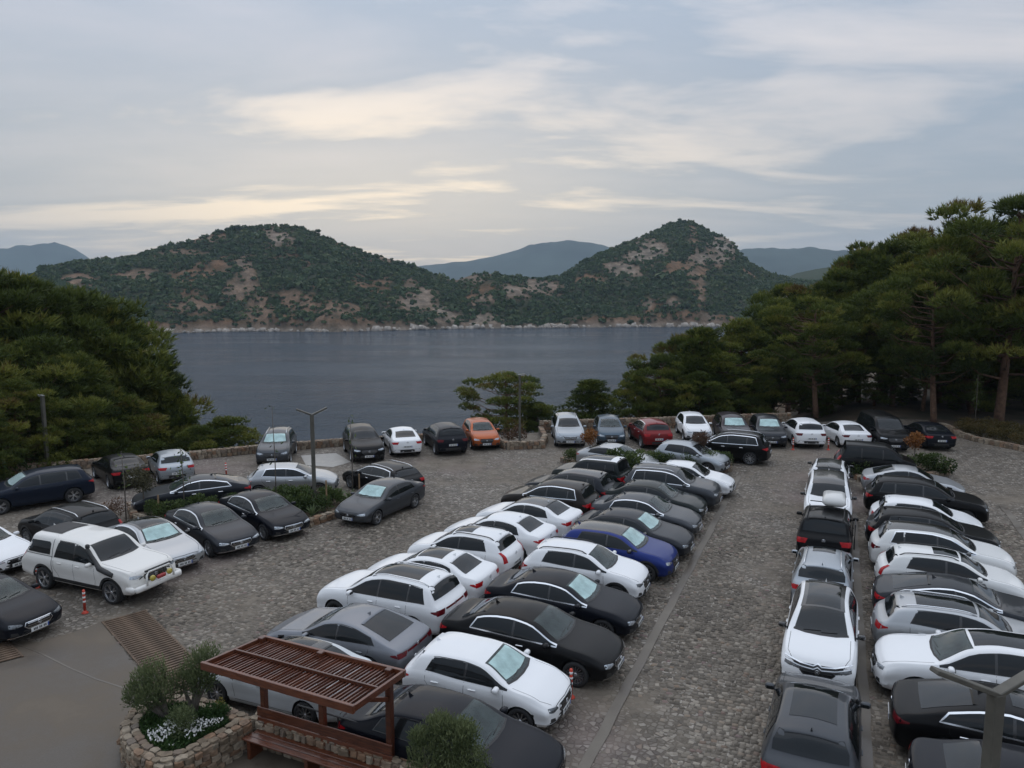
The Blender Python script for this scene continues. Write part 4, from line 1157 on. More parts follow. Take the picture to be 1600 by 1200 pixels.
def rough(sky, amp, seed):
    out = []
    for px in np.arange(sky[0][0], sky[-1][0] + 1, 4.0): out.append((px, itp(sky, px) + amp * fbm(px * .05, seed, 0, 4)))
    return out
far_range('far_mountain', rough([(-110, 420), (-60, 398), (0, 388), (40, 383), (85, 379), (105, 384), (125, 393), (145, 408), (170, 428), (200, 445)], 3, 1.), 5600, 445)
far_range('far_mountain', rough([(590, 445), (640, 420), (665, 414), (700, 411), (745, 406), (790, 396), (825, 384), (850, 379), (880, 376), (910, 377), (940, 382), (980, 396), (1040, 415), (1100, 440)], 2, 2.), 4500, 445)
far_range('far_mountain', rough([(1060, 445), (1110, 404), (1155, 390), (1190, 387), (1225, 389), (1260, 386), (1300, 391), (1345, 390), (1400, 396), (1480, 410), (1560, 440)], 3, 3.), 4000, 445)
far_range('wooded_ridge', rough([(1300, 440), (1340, 418), (1370, 400), (1400, 388), (1440, 376), (1475, 370), (1520, 366), (1600, 362), (1700, 372), (1850, 400)], 3, 4.), 1700, 445, 700, (.035, .045, .026))
far_range('wooded_ridge', rough([(1180, 446), (1230, 432), (1265, 422), (1300, 417), (1345, 415), (1400, 420), (1500, 432), (1600, 446)], 3, 5.), 1150, 445, 250, (.04, .05, .03))

# ---- the hazy air
def haze():
    m = bpy.data.materials.new('haze_air'); m.use_nodes = True; nt = m.node_tree; nt.nodes.clear()
    out = N(nt, 'ShaderNodeOutputMaterial'); pv = N(nt, 'ShaderNodeVolumePrincipled')
    pv.inputs['Color'].default_value = (.64, .82, 1.0, 1); pv.inputs['Density'].default_value = HAZE_DENSITY; pv.inputs['Anisotropy'].default_value = 0.1
    nt.links.new(pv.outputs[0], out.inputs['Volume'])
    mb = MB(); mb.box((0, 2950, 150), (12400, 6100, 380)); o = obj('haze', mb.mesh('haze', m)); stuff(o)
haze()
# ================================================================== STONE WALLS
def stone_mat(name, stops):
    m = bpy.data.materials.new(name); m.use_nodes = True; nt = m.node_tree; b = nt.nodes['Principled BSDF']; L = nt.links.new
    oi = N(nt, 'ShaderNodeObjectInfo'); at = N(nt, 'ShaderNodeAttribute'); at.attribute_name = 'tone'
    f = mathn(nt, 'FRACT', mathn(nt, 'ADD', oi.outputs['Random'], at.outputs['Fac']))
    tc = N(nt, 'ShaderNodeNewGeometry'); n = N(nt, 'ShaderNodeTexNoise'); n.inputs['Scale'].default_value = 9; n.inputs['Detail'].default_value = 7; L(tc.outputs['Position'], n.inputs['Vector'])
    c = ramp(nt, f, stops); c = mixc(nt, 1.0, c, ramp(nt, n.outputs[0], [(0.3, (.62, .6, .58)), (0.7, (1.15, 1.12, 1.08))]), 'MULTIPLY')
    L(c, b.inputs['Base Color']); b.inputs['Roughness'].default_value = .85
    bp = N(nt, 'ShaderNodeBump'); bp.inputs['Strength'].default_value = .6; bp.inputs['Distance'].default_value = .03; L(n.outputs[0], bp.inputs['Height']); L(bp.outputs[0], b.inputs['Normal'])
    return m
M_STONE = stone_mat('wall_stone', [(0.0, (.15, .115, .08)), (0.25, (.23, .185, .135)), (0.5, (.31, .265, .205)), (0.72, (.23, .14, .085)), (1.0, (.17, .145, .12))])
M_MORTAR = pmat('mortar', (.11, .095, .078), .95, var=.3, vscale=8)

def stone_mesh(seed):
    r = random.Random(seed)
    V = []
    for zi, (z, k) in enumerate(((-.5, .93), (-.36, 1.0), (.36, 1.0), (.5, .90))):
        for i in range(7):
            a = 2 * math.pi * i / 7 + r.uniform(-.32, .32)
            rr = .5 * k * r.uniform(.84, 1.10)
            ca, sa = math.cos(a), math.sin(a)
            sq = max(abs(ca), abs(sa)) ** .85
            V.append((rr * ca / sq, rr * sa / sq, z * r.uniform(.9, 1.1)))
    Fc = [tuple(range(6, -1, -1)), tuple(range(21, 28))]
    for k in range(3):
        for i in range(7): j = (i + 1) % 7; Fc.append((k * 7 + i, k * 7 + j, k * 7 + 7 + j, k * 7 + 7 + i))
    return mesh('stone', V, Fc, [M_STONE], False)
STONES = [stone_mesh(i) for i in range(8)]

def wall_spots(pts, h, th, size, rng, faces=('front', 'cap'), closed=False):
    """(location, rotation z, scale, axis) of every stone: x along wall, y outwards, z up"""
    out = []
    n = len(pts)
    for i in range(n if closed else n - 1):
        a, b = Vector(pts[i]), Vector(pts[(i + 1) % n]); d = b - a; Ls = d.length
        if Ls < .05: continue
        ang = math.atan2(d.y, d.x); t = d / Ls; nrm = Vector((t.y, -t.x, 0))
        for face in faces:
            if face == 'cap':
                rows = max(1, round(th / (size * 1.05)))
                for rI in range(rows):
                    x = -rng.uniform(0, size * .3)
                    while x < Ls:
                        l = size * rng.uniform(.75, 1.5); w = th / rows * rng.uniform(.86, 1.02)
                        p = a + t * (x + l / 2) + nrm * (th / 2 - th / rows * (rI + .5)) + Vector((0, 0, h + rng.uniform(-.004, .022)))
                        out.append((p, ang + rng.uniform(-.12, .12), (l * .95, w, size * .30)))
                        x += l
            else:
                sg = 1 if face == 'front' else -1
                rows = max(1, round(h / (size * .72)))
                for rI in range(rows):
                    x = -rng.uniform(0, size * .5)
                    while x < Ls:
                        l = size * rng.uniform(.7, 1.55); hh = h / rows * rng.uniform(.82, 1.08)
                        p = a + t * (x + l / 2) + nrm * sg * (th / 2 - .045 + rng.uniform(0, .03)) + Vector((0, 0, h / rows * (rI + .5) + rng.uniform(-.01, .01)))
                        out.append((p, ang + rng.uniform(-.06, .06), (l * .94, .13, hh)))
                        x += l
    return out

def stone_wall(name, label, pts, h, th=.35, size=.2, closed=False, faces=('front', 'cap'), individual=True, cat='wall', seed=1, group=None):
    rng = random.Random(seed)
    e = bpy.data.objects.new(name, None); COL.objects.link(e); e.location = pts[0]
    tag(e, label, cat, group)
    o = Vector(pts[0]); loc = [Vector(p) - o for p in pts]
    core = MB()
    n = len(loc)
    for i in range(n if closed else n - 1):
        a, b = loc[i], loc[(i + 1) % n]; d = b - a
        if d.length < .05: continue
        core.box((a + b) / 2 + Vector((0, 0, h / 2 - .01)), (d.length + th * .3, th - .06, h), Matrix.Rotation(math.atan2(d.y, d.x), 3, 'Z'))
    obj('wall_core', core.mesh(name + '_core', M_MORTAR), e)
    sp = wall_spots(loc, h, th, size, rng, faces, closed)
    sp.sort(key=lambda q: (q[0] + o).length)
    k = 300 if individual else 0
    for p, a, s in sp[:k]:
        so = obj('stone', rng.choice(STONES), e, p, (rng.uniform(-.06, .06), rng.uniform(-.06, .06), a), s)
    rest = sp[k:]
    if rest:
        V = []; Fc = []; tn = []
        for p, a, s in rest:
            me = rng.choice(STONES); M = Matrix.Rotation(a, 3, 'Z'); b = len(V); tt = rng.random()
            for v in me.vertices: V.append(tuple(p + M @ Vector((v.co.x * s[0], v.co.y * s[1], v.co.z * s[2])))); tn.append(tt)
            for pl in me.polygons: Fc.append(tuple(i + b for i in pl.vertices))
        m = mesh(name + '_stones', V, Fc, [M_STONE]); at = m.attributes.new('tone', 'FLOAT', 'POINT'); at.data.foreach_set('value', tn)
        stuff(obj('stones', m, e))
    return e

def gp(*q): return [G(x, y) for x, y in q]
WALL_L = [Vector((x, edge_y(x), 0)) for x in (-45, -39, -33, -29, -26, -22.9, -20.5, -18.2, -15.3, -12.5, -10.3, -7, -3.3, -1.2)]
stone_wall('stone_wall', 'low rubble stone wall along the seaward edge of the car park', WALL_L, .42, .4, .24, individual=True, seed=3)
WALL_M = [Vector(p) for p in ((1.95, 51.6, 0), (5, 52.3, 0), (8, 52.7, 0), (12, 53.4, 0), (16, 54.2, 0), (20, 55, 0))]
stone_wall('stone_wall', 'low rubble stone wall behind the silver and blue-grey cars facing inland', WALL_M, .75, .4, .26, individual=True, seed=4)
KERB_M = gp((768, 683), (776, 695), (792, 702), (846, 700)) + [G(851, 690), Vector((1.95, 51.2, 0))]
stone_wall('stone_kerb', 'stone kerb wall round the lamp post bed beside the orange car', KERB_M, .42, .35, .24, individual=True, cat='kerb', seed=5)
KERB_R = gp((1470, 667), (1487, 673), (1500, 682), (1522, 689), (1545, 694), (1575, 700), (1605, 706), (1660, 716))
stone_wall('stone_kerb', 'curved stone kerb of the shrub bed below the right hand pines', KERB_R, .28, .35, .26, individual=True, cat='kerb', seed=6)

# islands with stone kerbs
M_SOIL = pmat('bed_soil', (.075, .052, .034), .95, var=.4, vscale=3, bump=.6, bscale=9)
def island(name, label, P, h=.24, seed=1):
    e = stone_wall(name, label, P, h, .28, .24, True, individual=True, cat='planting bed', seed=seed)
    o = Vector(P[0])
    obj('soil', mesh('soil', [tuple(p - o + Vector((0, 0, h - .07))) for p in P], [tuple(range(len(P)))], [M_SOIL]), e)
    ISLANDS.append(P)
    return e
def ccw(P):
    A = sum(P[i - 1].x * P[i].y - P[i].x * P[i - 1].y for i in range(len(P)))
    return P if A > 0 else P[::-1]
ISL_A = ccw(gp((210, 812), (255, 826), (330, 820), (420, 815), (482, 822), (541, 803), (545, 790), (500, 776), (420, 778), (330, 783), (250, 786), (205, 795)))
ISL_C = ccw(gp((880, 722), (925, 738), (965, 752), (1010, 748), (1085, 742), (1138, 737), (1140, 724), (1090, 720), (1000, 722), (930, 718), (900, 716)))
ISL_R = ccw(gp((1330, 742), (1345, 752), (1400, 752), (1478, 742), (1482, 734), (1430, 726), (1380, 726), (1338, 730)))
island('planting_bed', 'long planting bed with lamp post between the left car rows', ISL_A, .28, 11)
island('planting_bed', 'planting bed with two orange-leaved saplings at the end of the middle rows', ISL_C, .24, 12)
island('planting_bed', 'planting bed with one orange sapling beside the black van', ISL_R, .24, 13)

# ================================================================== FOLIAGE
def tufts(P, D, tone, n_blade, ln, wd, spread, rng):
    """needle tufts: P origins, D axes"""
    n = len(P)
    d = D[:, None, :] + rng.normal(0, spread, (n, n_blade, 3)); d /= np.linalg.norm(d, axis=2)[..., None]
    s = np.cross(d, rng.normal(size=(n, n_blade, 3))); s /= np.linalg.norm(s, axis=2)[..., None]
    l = ln * rng.uniform(.6, 1.15, (n, n_blade, 1)); b = P[:, None, :]
    tri = np.stack([b - s * wd / 2, b + s * wd / 2, b + d * l], 2)
    tn = np.repeat(np.clip(tone[:, None] + rng.normal(0, .08, (n, n_blade)), 0, 1).ravel(), 3)
    return tri.reshape(-1, 3), tn
def leaves(P, D, tone, ln, wd, rng, tilt=.8):
    n = len(P)
    d = D + rng.normal(0, tilt, (n, 3)); d /= np.linalg.norm(d, axis=1)[:, None]
    s = np.cross(d, rng.normal(size=(n, 3))); s /= np.linalg.norm(s, axis=1)[:, None]
    l = ln * rng.uniform(.7, 1.2, (n, 1)); w = wd * rng.uniform(.7, 1.2, (n, 1))
    q = np.stack([P, P + d * l * .45 + s * w / 2, P + d * l, P + d * l * .45 - s * w / 2], 1)
    return q.reshape(-1, 3), np.repeat(np.clip(tone, 0, 1), 4)

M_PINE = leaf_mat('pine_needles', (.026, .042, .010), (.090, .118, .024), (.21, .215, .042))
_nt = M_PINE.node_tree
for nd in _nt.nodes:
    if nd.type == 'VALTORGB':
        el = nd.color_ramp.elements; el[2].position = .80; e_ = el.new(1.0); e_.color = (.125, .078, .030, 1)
M_BARK = pmat('pine_bark', (.115, .066, .042), .95, var=.45, vscale=5, bump=.8, bscale=7)
M_BARKG = pmat('grey_bark', (.11, .095, .08), .95, var=.4, vscale=6, bump=.6, bscale=9)

def pine_meshes(seed, crown0=.30, Rc=.30, n_cloud=38, style='round', ntuft=105):
    """Turkish pine, 10 m tall: bent trunk, limbs ending in flat clouds of needle tufts"""
    rng = np.random.default_rng(seed); H = 10.0
    bend = rng.normal(0, .35, 2)
    def axis(t): return np.array([bend[0] * math.sin(t * 2.2), bend[1] * math.sin(t * 1.7), H * t])
    tk = MB()
    ts = np.linspace(0, .96, 12)
    tk.tube([tuple(axis(t)) for t in ts], [max(.03, .21 * (1 - t) ** .85 + .02) for t in ts], 9)
    VV = []; TT = []
    for i in range(n_cloud):
        t = crown0 + (1 - crown0) * ((i + rng.uniform(0, 1)) / n_cloud) ** .9
        u = (t - crown0) / (1 - crown0)
        env = {'round': (.35 + .65 * math.sin(math.pi * min(1, u * .82 + .18))) , 'cone': (1.05 - u) ** .8 * 1.1, 'umb': .45 + .75 * math.sin(math.pi * (u * .75 + .12))}[style]
        rr = H * Rc * env * rng.uniform(.35, 1.0) * (1 if u < .93 else .35)
        ph = i * 2.4 + rng.uniform(-.6, .6)
        base = axis(max(.12, t - .03 - .10 * rr / (H * Rc)))
        c = axis(min(t, .99)) + np.array([math.cos(ph) * rr, math.sin(ph) * rr, rng.uniform(-.25, .25)])
        if u > .93: c[2] = H * min(t, .985)
        mid = (base + c) / 2 + np.array([0, 0, -.12 * rr])
        tk.tube([tuple(base), tuple(mid), tuple(c)], [.055 + .02 * (1 - u), .035, .012], 5)
        sz = rng.uniform(.6, 1.25) * (1.0 if u < .85 else .85)
        nt_ = int(ntuft * sz * sz)
        d = rng.normal(size=(nt_, 3)); d /= np.linalg.norm(d, axis=1)[:, None]; d[:, 2] = np.where(d[:, 2] < -.25, -d[:, 2], d[:, 2])
        rad = rng.uniform(.35, 1.0, (nt_, 1)) ** .6
        P = c + d * rad * np.array([sz, sz, sz * .55]) + rng.normal(0, .06, (nt_, 3))
        D = d * .8 + np.array([0, 0, .65]); D /= np.linalg.norm(D, axis=1)[:, None]
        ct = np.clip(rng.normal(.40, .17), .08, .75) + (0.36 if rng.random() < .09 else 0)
        tone = ct + .30 * d[:, 2] * rad[:, 0] - .05  # light from above painted in: each needle cloud coloured lighter towards its top
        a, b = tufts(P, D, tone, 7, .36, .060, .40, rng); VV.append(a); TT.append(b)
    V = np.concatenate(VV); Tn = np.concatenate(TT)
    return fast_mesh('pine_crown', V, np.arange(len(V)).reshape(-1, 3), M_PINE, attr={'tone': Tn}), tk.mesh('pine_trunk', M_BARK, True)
PINES = [pine_meshes(1, .20, .31, 66, 'round'), pine_meshes(2, .30, .34, 64, 'umb'), pine_meshes(3, .16, .28, 64, 'round'), pine_meshes(4, .10, .26, 60, 'cone'), pine_meshes(5, .34, .36, 60, 'umb'), pine_meshes(6, .06, .34, 70, 'round')]

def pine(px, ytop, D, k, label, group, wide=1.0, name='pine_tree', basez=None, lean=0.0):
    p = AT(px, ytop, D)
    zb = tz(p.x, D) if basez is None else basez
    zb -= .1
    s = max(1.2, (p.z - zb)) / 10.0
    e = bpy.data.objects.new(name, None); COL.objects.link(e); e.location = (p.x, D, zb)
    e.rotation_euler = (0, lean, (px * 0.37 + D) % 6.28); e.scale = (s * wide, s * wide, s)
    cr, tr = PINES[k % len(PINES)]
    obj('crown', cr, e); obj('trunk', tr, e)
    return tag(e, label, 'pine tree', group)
GL, GR = 'pines on the slope at the left', 'pines of the dark grove at the right'
L_L = 'dense green pine in the clump on the left slope above the sea'
for px, yt, D, k, w in ((-90, 425, 50, 0, 1.2), (-30, 432, 46, 2, 1.2), (18, 447, 50, 0, 1.15), (62, 470, 54, 2, 1.2), (105, 505, 58, 1, 1.1), (30, 540, 45, 5, 1.2), (-40, 520, 43, 5, 1.2), (95, 560, 48, 5, 1.2), (60, 610, 45, 5, 1.3), (205, 560, 60, 2, 1.1), (130, 600, 47.5, 5, 1.2), (175, 615, 50, 0, 1.3), (225, 610, 56, 5, 1.1), (5, 600, 41, 5, 1.3), (-30, 640, 38, 5, 1.3), (262, 648, 58, 5, 1.1), (110, 640, 44.5, 5, 1.3)):
    pine(px, yt, D, k, L_L, GL, w)
pine(150, 490, 55, 3, 'tall pointed pine standing out at the right of the left clump', GL, 1.15)
pine(238, 562, 58, 3, 'slender blue-green pine at the water side of the left clump', GL, 1.1)
pine(332, 660, 55, 2, 'small young pine rising just above the wall at the left', GL, 1.5)
pine(296, 672, 53, 5, 'low bushy pine at the foot of the left clump by the wall', GL, 1.4)
pine(795, 590, 55.5, 4, 'round open-crowned pine behind the lamp post and orange car', 'pines in the middle by the wall', 1.30)
pine(835, 632, 55, 5, 'low pine beside the round-crowned pine in the middle', 'pines in the middle by the wall', 1.15)
pine(922, 596, 56, 3, 'single cone-shaped pine behind the blue-grey car', 'pines in the middle by the wall', 1.9)
pine(880, 652, 57, 5, 'small low pine between the silver car and the cone-shaped pine', 'pines in the middle by the wall', 1.3)
L_R = 'dense dark green pine within the grove behind the far right cars'
for px, yt, D, k, w in ((1030, 560, 60, 1, 1.0), (1000, 590, 58, 5, 1.0), (1062, 533, 64, 0, 1.1), (1140, 540, 62, 4, 1.1), (1090, 585, 59, 5, 1.2), (1175, 505, 66, 2, 1.1), (1165, 580, 60, 5, 1.2), (1215, 478, 68, 0, 1.0), (1240, 452, 72, 1, 1.0), (1235, 555, 61, 4, 1.1), (1290, 428, 70, 2, 1.0), (1300, 520, 64, 1, 1.1), (1345, 400, 72, 0, 1.0), (1350, 470, 66, 4, 1.0), (1395, 384, 70, 2, 1.1), (1405, 450, 63, 1, 1.1), (1440, 372, 74, 4, 1.0), (1450, 510, 61, 4, 1.1), (1480, 420, 66, 0, 1.1), (1500, 362, 68, 1, 1.0), (1540, 372, 62, 2, 1.2), (1530, 470, 60, 5, 1.0), (1560, 430, 66, 4, 1.2), (1640, 330, 62, 0, 1.1), (1600, 400, 70, 1, 1.3), (1690, 360, 58, 2, 1.1), (1370, 545, 63, 5, 1.2), (1280, 580, 64, 5, 1.3), (1320, 590, 66, 5, 1.3), (1400, 560, 70, 5, 1.3), (1480, 520, 72, 5, 1.3), (1540, 540, 74, 5, 1.3), (1600, 520, 74, 5, 1.3), (1250, 600, 70, 5, 1.3), (1660, 450, 66, 5, 1.2), (1330, 612, 72, 5, 1.4), (1380, 605, 74, 5, 1.5), (1425, 600, 68, 5, 1.5), (1455, 595, 76, 5, 1.5), (1500, 590, 66, 5, 1.5), (1530, 600, 70, 5, 1.6), (1560, 585, 64, 5, 1.5), (1600, 590, 66, 5, 1.6), (1630, 580, 62, 5, 1.5), (1410, 625, 64, 5, 1.4), (1490, 625, 62, 5, 1.4), (1545, 622, 61, 5, 1.4)):
    pine(px, yt, D, k, L_R, GR, w)
pine(1095, 517, 61, 3, 'pine with a pointed tip standing out over the water in the right grove', GR, 1.25)
pine(1284, 470, 58.0, 4, 'pine with a thick reddish trunk behind the white crossover', GR, 1.05, basez=0)
pine(1476, 430, 55.0, 4, 'pine with a thin straight trunk behind the dark saloon at the far right', GR, .95, basez=0)
pine(1588, 318, 54.0, 1, 'tallest pine at the right edge with a thick bare trunk', GR, 1.0, basez=0)

# trees standing out on the hill ridge
M_RIDGE = M_SCRUB
def ridge_tree_mesh(seed):
    rng = np.random.default_rng(seed); n = 110
    d = rng.normal(size=(n, 3)); d /= np.linalg.norm(d, axis=1)[:, None]
    c = np.array([0, 0, 4.6]) + d * np.array([2.6, 2.6, 1.7]) * rng.uniform(.5, 1, (n, 1))
    t1 = rng.normal(size=(n, 3)); t1 /= np.linalg.norm(t1, axis=1)[:, None]; t2 = np.cross(d, t1)
    tri = np.stack([c + t1 * .8, c - t1 * .5 + t2 * .7, c - t1 * .5 - t2 * .7], 1).reshape(-1, 3)
    tk = MB(); tk.tube([(0, 0, -1), (.15, 0, 2), (.1, .1, 4.4)], [.3, .22, .1], 6)
    return fast_mesh('ridge_crown', tri, np.arange(len(tri)).reshape(-1, 3), M_RIDGE, attr={'tone': np.repeat(np.clip(rng.normal(.28, .12, n), 0, 1), 3)}), tk.mesh('ridge_trunk', M_BARKG)
RT = [ridge_tree_mesh(i) for i in range(3)]
for i, (px, s) in enumerate(((238, .8), (256, 1.0), (266, 1.15), (284, 1.0), (296, .9), (322, .9), (335, 1.0), (345, 1.05), (356, 1.1), (364, 1.3), (372, 1.2), (385, .8), (440, .9), (470, .8), (497, 1.2), (520, .7), (556, .6), (612, .7), (646, .8), (1048, .8), (1062, 1.0), (1070, .9), (975, .8), (935, .9), (915, .8), (1090, .7), (150, .8), (75, .8))):
    p0 = G(px, itp(SHORE, px), SEA); D1 = math.hypot(p0.x, p0.y) + itp(RUN, px) * .985
    e_ = AT(px, itp(SKY1, px), 100.0); h = math.hypot(e_.x, e_.y)
    e = bpy.data.objects.new('ridge_tree', None); COL.objects.link(e)
    e.location = (e_.x / h * D1, e_.y / h * D1, CAMH + (e_.z - CAMH) / h * D1 - 3.4); e.scale = (s * 1.05, s * 1.05, s * .95); e.rotation_euler = (0, 0, i * 1.3)
    obj('crown', RT[i % 3][0], e); obj('trunk', RT[i % 3][1], e)
    tag(e, 'dark tree standing out against the sky on the hill ridge', 'tree', 'trees along the hill ridge')

# shrubs and bed plants
M_SHRUB = leaf_mat('shrub_leaf', (.024, .042, .013), (.062, .092, .026), (.14, .17, .055))
M_OLIVE = leaf_mat('olive_leaf', (.040, .056, .022), (.100, .128, .056), (.20, .225, .105))
M_ORANGE = leaf_mat('autumn_leaf', (.10, .040, .014), (.22, .088, .026), (.30, .15, .05))
M_RUST = leaf_mat('rust_leaf', (.060, .034, .022), (.12, .068, .042), (.18, .12, .075))
M_GCOVER = leaf_mat('ground_cover', (.016, .036, .010), (.036, .075, .020), (.075, .125, .035))
M_YELLOW = leaf_mat('yellow_plant', (.09, .085, .015), (.22, .19, .03), (.34, .28, .05))
M_FLOWER = pmat('white_petals', (.72, .72, .70), .7)
M_AGAVE = leaf_mat('agave_leaf', (.05, .08, .035), (.10, .14, .06), (.18, .22, .10))
def leaf_ball(name, mat, rx, rz, n, ln, wd, seed, z0=0, lumps=9, shell=.45):
    rng = np.random.default_rng(seed)
    lc = rng.normal(size=(lumps, 3)); lc /= np.linalg.norm(lc, axis=1)[:, None]; lc *= np.array([rx * .55, rx * .55, rz * .55]); lc[:, 2] = lc[:, 2] * .9
    k = rng.integers(0, lumps, n); d = rng.normal(size=(n, 3)); d /= np.linalg.norm(d, axis=1)[:, None]
    P = lc[k] + d * np.array([rx * .52, rx * .52, rz * .52]) * rng.uniform(shell, 1, (n, 1))
    D = P / np.array([rx, rx, rz]) + np.array([0, 0, .4])
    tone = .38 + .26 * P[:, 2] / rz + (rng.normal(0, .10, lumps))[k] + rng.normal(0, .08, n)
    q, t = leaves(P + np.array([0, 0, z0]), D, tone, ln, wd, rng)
    return fast_mesh(name, q, np.arange(len(q)).reshape(-1, 4), mat, attr={'tone': t})
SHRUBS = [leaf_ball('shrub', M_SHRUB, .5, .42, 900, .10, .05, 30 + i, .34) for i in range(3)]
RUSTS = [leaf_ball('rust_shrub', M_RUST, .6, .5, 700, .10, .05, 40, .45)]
AG = None
def agave_mesh(seed):
    rng = np.random.default_rng(seed); V = []; Fq = []; T_ = []
    for i in range(26):
        a = rng.uniform(0, 6.28); el = rng.uniform(.35, 1.4); l = rng.uniform(.45, .75)
        d = np.array([math.cos(a) * math.cos(el), math.sin(a) * math.cos(el), math.sin(el)]); s = np.array([-math.sin(a), math.cos(a), 0]) * .045
        p1 = d * l * .55; p2 = d * l + np.array([d[0], d[1], 0]) * .12 - np.array([0, 0, .05])
        b = len(V); V += [s * .6, -s * .6, p1 + s, p1 - s, p2]; T_ += [rng.uniform(.2, .8)] * 5
        Fq += [(b, b + 1, b + 3, b + 2), (b + 2, b + 3, b + 4, b + 4)]
    m = mesh('agave', V, [tuple(dict.fromkeys(f)) for f in Fq], [M_AGAVE]); at = m.attributes.new('tone', 'FLOAT', 'POINT'); at.data.foreach_set('value', T_); return m
AG = [agave_mesh(1), agave_mesh(2)]
def shrub(px, py, s, me, label, z=.18, group=None, name='shrub', cat='shrub', sz=None):
    p = G(px, py, z)
    o = obj(name, me, None, p, (0, 0, px * .7), (s, s, sz or s)); return tag(o, label, cat, group)
GA = 'shrubs in the long left planting bed'
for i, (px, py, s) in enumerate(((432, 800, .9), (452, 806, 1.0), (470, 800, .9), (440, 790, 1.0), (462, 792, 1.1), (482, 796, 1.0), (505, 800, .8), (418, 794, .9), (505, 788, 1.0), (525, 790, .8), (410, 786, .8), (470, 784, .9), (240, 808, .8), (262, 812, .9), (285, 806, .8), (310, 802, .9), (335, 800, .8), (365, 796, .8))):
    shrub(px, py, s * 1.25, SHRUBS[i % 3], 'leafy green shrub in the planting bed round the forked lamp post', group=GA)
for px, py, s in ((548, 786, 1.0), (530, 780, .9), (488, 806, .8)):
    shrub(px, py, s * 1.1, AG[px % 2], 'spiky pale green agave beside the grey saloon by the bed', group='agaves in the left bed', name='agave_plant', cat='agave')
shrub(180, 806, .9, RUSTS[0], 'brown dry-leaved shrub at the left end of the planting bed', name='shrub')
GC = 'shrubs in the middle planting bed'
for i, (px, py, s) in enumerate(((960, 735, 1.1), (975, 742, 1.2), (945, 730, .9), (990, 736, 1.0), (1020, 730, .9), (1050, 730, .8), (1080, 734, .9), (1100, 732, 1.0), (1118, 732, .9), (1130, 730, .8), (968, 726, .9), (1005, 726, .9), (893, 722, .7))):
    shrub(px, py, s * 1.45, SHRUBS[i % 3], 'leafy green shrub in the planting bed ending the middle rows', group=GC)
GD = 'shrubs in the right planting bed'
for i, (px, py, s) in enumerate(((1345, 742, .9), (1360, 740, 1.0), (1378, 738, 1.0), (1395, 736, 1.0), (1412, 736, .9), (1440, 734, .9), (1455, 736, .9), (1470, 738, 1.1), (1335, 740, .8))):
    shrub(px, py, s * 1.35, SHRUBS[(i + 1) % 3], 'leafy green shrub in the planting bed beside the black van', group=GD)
# bed under the right pines and bank at the left
M_DRY = leaf_mat('dry_scrub', (.035, .032, .012), (.085, .068, .022), (.15, .10, .035))
DRY = [leaf_ball('dry_shrub', M_DRY, .7, .5, 800, .12, .05, 60 + i, .35) for i in range(2)]
for i, (px, py, s) in enumerate(((1505, 676, 1.0), (1520, 680, 1.0), (1538, 683, 1.1), (1556, 688, 1.0), (1575, 690, 1.1), (1595, 696, 1.0), (1530, 672, 1.0), (1560, 678, 1.1), (1590, 684, 1.1), (1610, 690, 1.0), (1508, 668, .9), (1545, 670, 1.0), (1575, 676, 1.0))):
    shrub(px, py, s, DRY[i % 2], 'yellowish dry shrub in the kerbed bed below the right hand pines', .1, 'shrubs below the right pines')
def bank_shrub(px, py, D, s, me, label, group):
    p = AT(px, py, D); o = obj('shrub', me, None, (p.x, D, tz(p.x, D)), (0, 0, px), (s, s, s * 1.2)); tag(o, label, 'shrub', group)
for i, (px, py, D, s) in enumerate(((10, 730, 40, 2.4), (40, 725, 42, 2.2), (-20, 735, 38, 2.4), (90, 720, 43, 2.2), (120, 715, 44, 2.0), (60, 700, 44, 2.4), (20, 700, 42, 2.6), (150, 700, 46, 2.0), (0, 690, 41.5, 2.6), (230, 690, 48, 2.0), (270, 690, 49, 2.0))):
    bank_shrub(px, py, D, s, DRY[0] if i % 3 == 1 else SHRUBS[i % 3], 'bushy undergrowth on the bank below the left pines', 'undergrowth below the left pines')
bank_shrub(72, 705, 42.6, 1.5, RUSTS[0], 'rusty brown bush at the foot of the left lamp post', None)
bank_shrub(20, 705, 40.5, 1.7, RUSTS[0], 'rusty brown bush left of the left lamp post', None)
for px in (845, 865, 985, 960, 1000, 780, 765):
    bank_shrub(px, 680, 53.5, 1.2, SHRUBS[px % 3], 'green bush growing just beyond the wall in the middle', 'bushes beyond the middle wall')
shrub(810, 688, 1.2, RUSTS[0], 'brown dry bush at the foot of the middle lamp post', .1)
shrub(793, 690, 1.0, RUSTS[0], 'brown dry bush in the bed left of the middle lamp post', .1)

# little ball-headed trees and saplings
def ball_tree(px, py, hpx, r, me, label, name='ball_tree', z=.18, th=.03):
    p = G(px, py, z); top = AT(px, hpx, p.y); h = top.z - z
    e = bpy.data.objects.new(name, None); COL.objects.link(e); e.location = p
    obj('crown', me, e, (0, 0, h - r * .95), None, (r, r, r * .95))
    tk = MB(); tk.tube([(0, 0, -.1), (.02, .01, h * .5), (0, 0, h - r)], [th, th * .8, th * .5], 7); obj('trunk', tk.mesh('stem', M_BARKG, True), e)
    return tag(e, label, 'small tree')
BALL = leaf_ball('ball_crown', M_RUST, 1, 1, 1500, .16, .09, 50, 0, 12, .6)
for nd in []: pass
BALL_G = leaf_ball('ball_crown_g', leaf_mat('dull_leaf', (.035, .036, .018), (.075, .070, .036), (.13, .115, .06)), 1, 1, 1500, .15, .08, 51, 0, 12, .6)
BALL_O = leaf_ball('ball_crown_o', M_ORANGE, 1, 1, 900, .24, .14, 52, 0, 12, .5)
ball_tree(225, 800, 724, .70, BALL_G, 'ball-headed dull green tree in front of the chrome-arced dark fastback')
